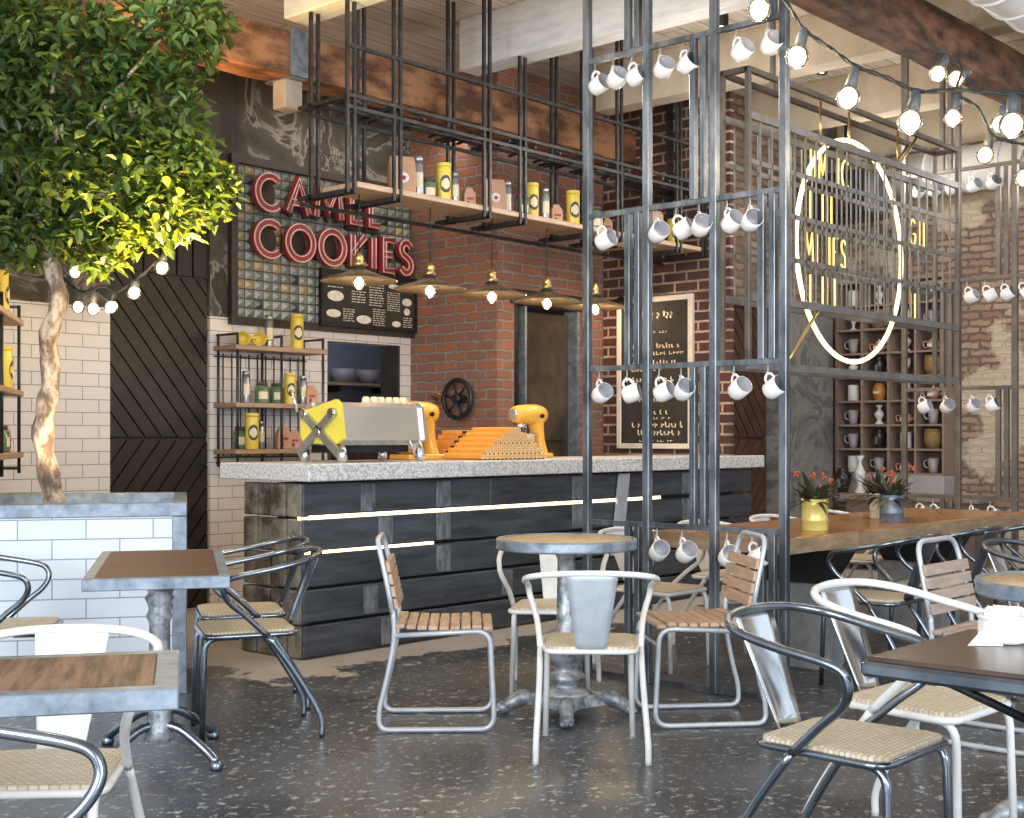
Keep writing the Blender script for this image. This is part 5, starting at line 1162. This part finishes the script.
def tree():
    tD = 6.75; base = onD(53, 497, tD)
    t = thing('indoor_tree', 'small leafy tree with a crooked pale trunk growing from the planter', 'tree', (0, 0, 0))
    path = [(55, 508), (52, 490), (47, 465), (43, 438), (45, 412), (50, 388), (50, 360), (48, 338), (55, 316), (60, 296), (53, 272), (49, 250), (48, 228), (54, 195), (62, 160)]
    P = smooth([onD(x, y, tD + .03 * math.sin(i * 1.3)) for i, (x, y) in enumerate(path)], 5); n = len(P); q = random.Random(4)
    MB().mat('bark').tube(P, [(.056 - .020 * i / n) * (1 + .10 * math.sin(i * .9)) + q.uniform(-.003, .003) for i in range(n)], 12).build('trunk', None, t)
    tips = []
    for (pts, r) in (([(50, 255), (75, 215), (110, 190), (150, 175), (190, 175)], .02), ([(48, 240), (30, 200), (10, 160), (-10, 120)], .02), ([(54, 195), (56, 140), (52, 90), (60, 40)], .022), ([(60, 165), (95, 120), (125, 80), (160, 40)], .018), ([(75, 215), (120, 220), (160, 230)], .012), ([(95, 125), (140, 110), (185, 115)], .012)):
        d = q.uniform(-.25, .25); B = smooth([onD(x, y, tD + d * i / len(pts)) for i, (x, y) in enumerate(pts)], 4); m_ = len(B); MB().mat('bark').tube(B, [r * (1 - .75 * i / m_) for i in range(m_)], 8).build('branch', None, t)
    b = MB().mat('leaf_green'); b.smooth = False; k = tD / F
    blobs = ((60, 60, 95, 62), (150, 40, 76, 52), (200, 22, 36, 30), (30, 170, 85, 75), (110, 180, 80, 66), (175, 190, 60, 52), (212, 184, 30, 26), (85, 238, 34, 26), (30, 232, 44, 34), (145, 110, 62, 54), (-40, 100, 95, 110), (140, 232, 40, 24), (10, 20, 70, 60), (185, 150, 36, 28), (100, 262, 26, 16), (15, 258, 30, 12), (-30, 205, 60, 55))
    out = 0
    for (bx, by, rx, ry) in blobs:
        N_ = int(rx * ry * .20)
        for i in range(N_):
            while 1:
                u = Vector((q.uniform(-1, 1), q.uniform(-1, 1), q.uniform(-1, 1)))
                if .2 < u.length < 1: break
            if u.length < .5 and q.random() < .5: u = u.normalized() * q.uniform(.6, 1)
            X_, Y_ = xy(((bx - 512 + u.x * rx) * k), tD + u.y * (rx * .9) * k); c = Vector((X_, Y_, H + (HY - by - u.z * ry) * k))
            if c.z > CE - .06: continue
            if .9704 * (S_ * c.x - C_ * c.y + 1.585) + .2414 * (C_ * c.x + S_ * c.y - 6.39) < -1.17: continue
            d = Vector((q.uniform(-1, 1), q.uniform(-1, 1), q.uniform(-.9, .35))).normalized(); s = d.cross(Vector((q.uniform(-.5, .5), q.uniform(-.5, .5), 1))).normalized(); up = s.cross(d)
            L_ = q.uniform(.055, .09); w = L_ * q.uniform(.24, .34); o = len(b.v)
            b.v += [tuple(c), tuple(c + d * L_ * .22 + s * w * .8 + up * w * .2), tuple(c + d * L_ * .6 + s * w * .85 + up * w * .2), tuple(c + d * L_ - up * L_ * .12), tuple(c + d * L_ * .6 - s * w * .85 + up * w * .2), tuple(c + d * L_ * .22 - s * w * .8 + up * w * .2)]
            b.face([o, o + 1, o + 2, o + 3]); b.face([o, o + 3, o + 4, o + 5])
    b.build('crown', None, t)
tree()
# shelf on the left wing wall
q = L4(-1.26, .35); w = MB().mat('white_tile_e'); w.box(-1.40, -1.29, -.4, 2.3, 0, CE); o = struct(w.build('wall_left')); o.location = (X, Y, 0); o.rotation_euler = (0, 0, WE4)
e = L4(-.965, 1.9)
ls = pipe_shelf('pipe_shelf', 'wooden pipe shelf at the left edge beside the tree trunk', 1.6, .30, (1.16, 1.53, 1.96), L4(-.965, .3), WE4 + PI / 2)
def on_left(u, d): return L4(-.965 - d, 1.9 - u)                     # u along the shelf from its far end, d into its depth
for u, kind, z, lab, sc in ((.12, 'can', 1.53, 'yellow canister on the middle tier of the left pipe shelf', 1.0), (.14, 'steel', 1.96, 'steel canister on the top tier of the left pipe shelf', 1.0), (.30, 'can', 1.96, 'yellow canister on the top tier of the left pipe shelf', 1.0), (.13, 'parcel', 1.16, 'kraft parcel at the far end of the left pipe shelf bottom tier', 1.1), (.28, 'jar', 1.16, 'green jar on the bottom tier of the left pipe shelf', 1.0)):
    p = on_left(u, .10); put(kind, p.x, p.y, z + .001, lab, 'canisters on the left pipe shelf', rz=WE4 + PI / 2, sc=sc)
for k in list(P_):
    if k not in first:
        for ch in list(P_[k].children_recursive): bpy.data.objects.remove(ch)
        bpy.data.objects.remove(P_[k])

# ---------------------------------------------------------------- lights
def area(name, loc, target, sx, sy, power, col):
    l = bpy.data.lights.new(name, 'AREA'); l.shape = 'RECTANGLE'; l.size = sx; l.size_y = sy; l.energy = power; l.color = col
    o = bpy.data.objects.new(name, l); C.objects.link(o); o.location = loc; o.rotation_euler = (Vector(target) - Vector(loc)).to_track_quat('-Z', 'Y').to_euler(); return o
def point(name, loc, power, col, r=.04):
    l = bpy.data.lights.new(name, 'POINT'); l.energy = power; l.color = col; l.shadow_soft_size = r; o = bpy.data.objects.new(name, l); C.objects.link(o); o.location = loc; return o
def spot(name, loc, target, power, col, ang, r=.05, blend=.6):
    l = bpy.data.lights.new(name, 'SPOT'); l.energy = power; l.color = col; l.spot_size = math.radians(ang); l.spot_blend = blend; l.shadow_soft_size = r; o = bpy.data.objects.new(name, l); C.objects.link(o); o.location = loc; o.rotation_euler = (Vector(target) - Vector(loc)).to_track_quat('-Z', 'Y').to_euler(); return o
def cf(R, D, z): a, b = xy(R, D); return (a, b, z)
WARM = (1.0, .72, .40); DAY = (.86, .93, 1.0)
area('daylight_window', cf(-3.2, -2.2, 2.6), cf(0, 5.5, .9), 5, 3, 430, DAY)
area('daylight_window', cf(3.5, -1.8, 2.6), cf(1.5, 6, 1.2), 4, 2.6, 270, DAY)
for X_, Z_ in ((5.435, 2.21), (6.054, 2.21), (6.654, 2.22), (7.241, 2.22), (7.839, 2.22)): point('pendant_light', (X_, 6.17, Z_ - .06), 9, WARM)
for (px, py, D) in ((797, 57, 5.4), (910, 122, 5.1), (1012, 125, 4.9), (759, 10, 5.4), (953, 118, 6.6)): p = onD(px, py + 16, D); point('bulb_light', p, 7, WARM)
for (px, py, D) in ((184, 250, 7.0), (134, 304, 7.3), (100, 318, 7.9)): point('bulb_light', onD(px, py, D), 6, (1, .74, .36))
# uplight in the planter beside the trunk
u0 = L4(-.16, .26, .93); spot('tree_uplight', u0, onD(178, 195, 6.75), 950, (1.0, .70, .16), 54, .03, .8)
spot('tree_fill_spot', cf(-.70, 5.6, 3.75), onD(172, 200, 6.6), 420, (1.0, .76, .24), 24, .05, .9)  # added spot without a fixture, yellows the right side of the crown
spot('tree_uplight', L4(-.50, .22, .93), onD(50, 400, 6.75), 30, (1.0, .80, .48), 70, .03)
for (px, py) in ((722, 14), (822, 62)): p = onZ(px, py, CE - .04); spot('ceiling_spot_light', (p.x, p.y, CE - .16), (p.x, p.y, 0), 60, (1, .84, .62), 80)
for X_, Y_ in ((6.0, 4.6), (7.5, 5.0), (9.0, 4.6), (3.4, 5.2), (10.4, 3.0), (10.4, 4.9), (8.0, 2.0)): point('ambient_fill', (X_, Y_, 3.3), 24, (1, .93, .84), .15)  # added fill points without fixtures, lift the ambient light of the room
area('kitchen_light', (7.6, 9.2, 2.7), (7.6, 9.2, 0), 1.5, .8, 12, (.75, .86, 1))
point('picture_lamp_light', (8.85, 6.72, 2.30), 5, WARM)
area('shelf_light', (7.2, 7.55, 3.7), (7.2, 8.1, 2.6), 2.4, .3, 9, (1, .86, .68))
area('beam_light', (4.9, 6.9, 3.2), (5.0, 6.9, 4), .9, .15, 4, (1, .50, .18))
w = bpy.data.worlds.new('world'); bpy.context.scene.world = w; w.use_nodes = True
bg = w.node_tree.nodes['Background']; bg.inputs['Color'].default_value = (.80, .90, 1.0, 1); bg.inputs['Strength'].default_value = 1.0

# ---------------------------------------------------------------- camera
cam = bpy.data.cameras.new('camera'); co = bpy.data.objects.new('camera', cam); C.objects.link(co)
cam.sensor_width = 36; cam.lens = F / 1024 * 36; cam.shift_y = (HY - 409) / 1024; cam.clip_end = 60; cam.clip_start = .05
co.location = (0, 0, H); co.rotation_euler = (PI / 2, 0, math.atan2(S_, C_) - PI / 2)
sc = bpy.context.scene; sc.camera = co
sc.view_settings.view_transform = 'Standard'; sc.view_settings.look = 'None'; sc.view_settings.gamma = 1; sc.view_settings.use_curve_mapping = False; sc.view_settings.exposure = .3
sc.cycles.use_denoising = True; sc.cycles.max_bounces = 8; sc.cycles.sample_clamp_indirect = 6
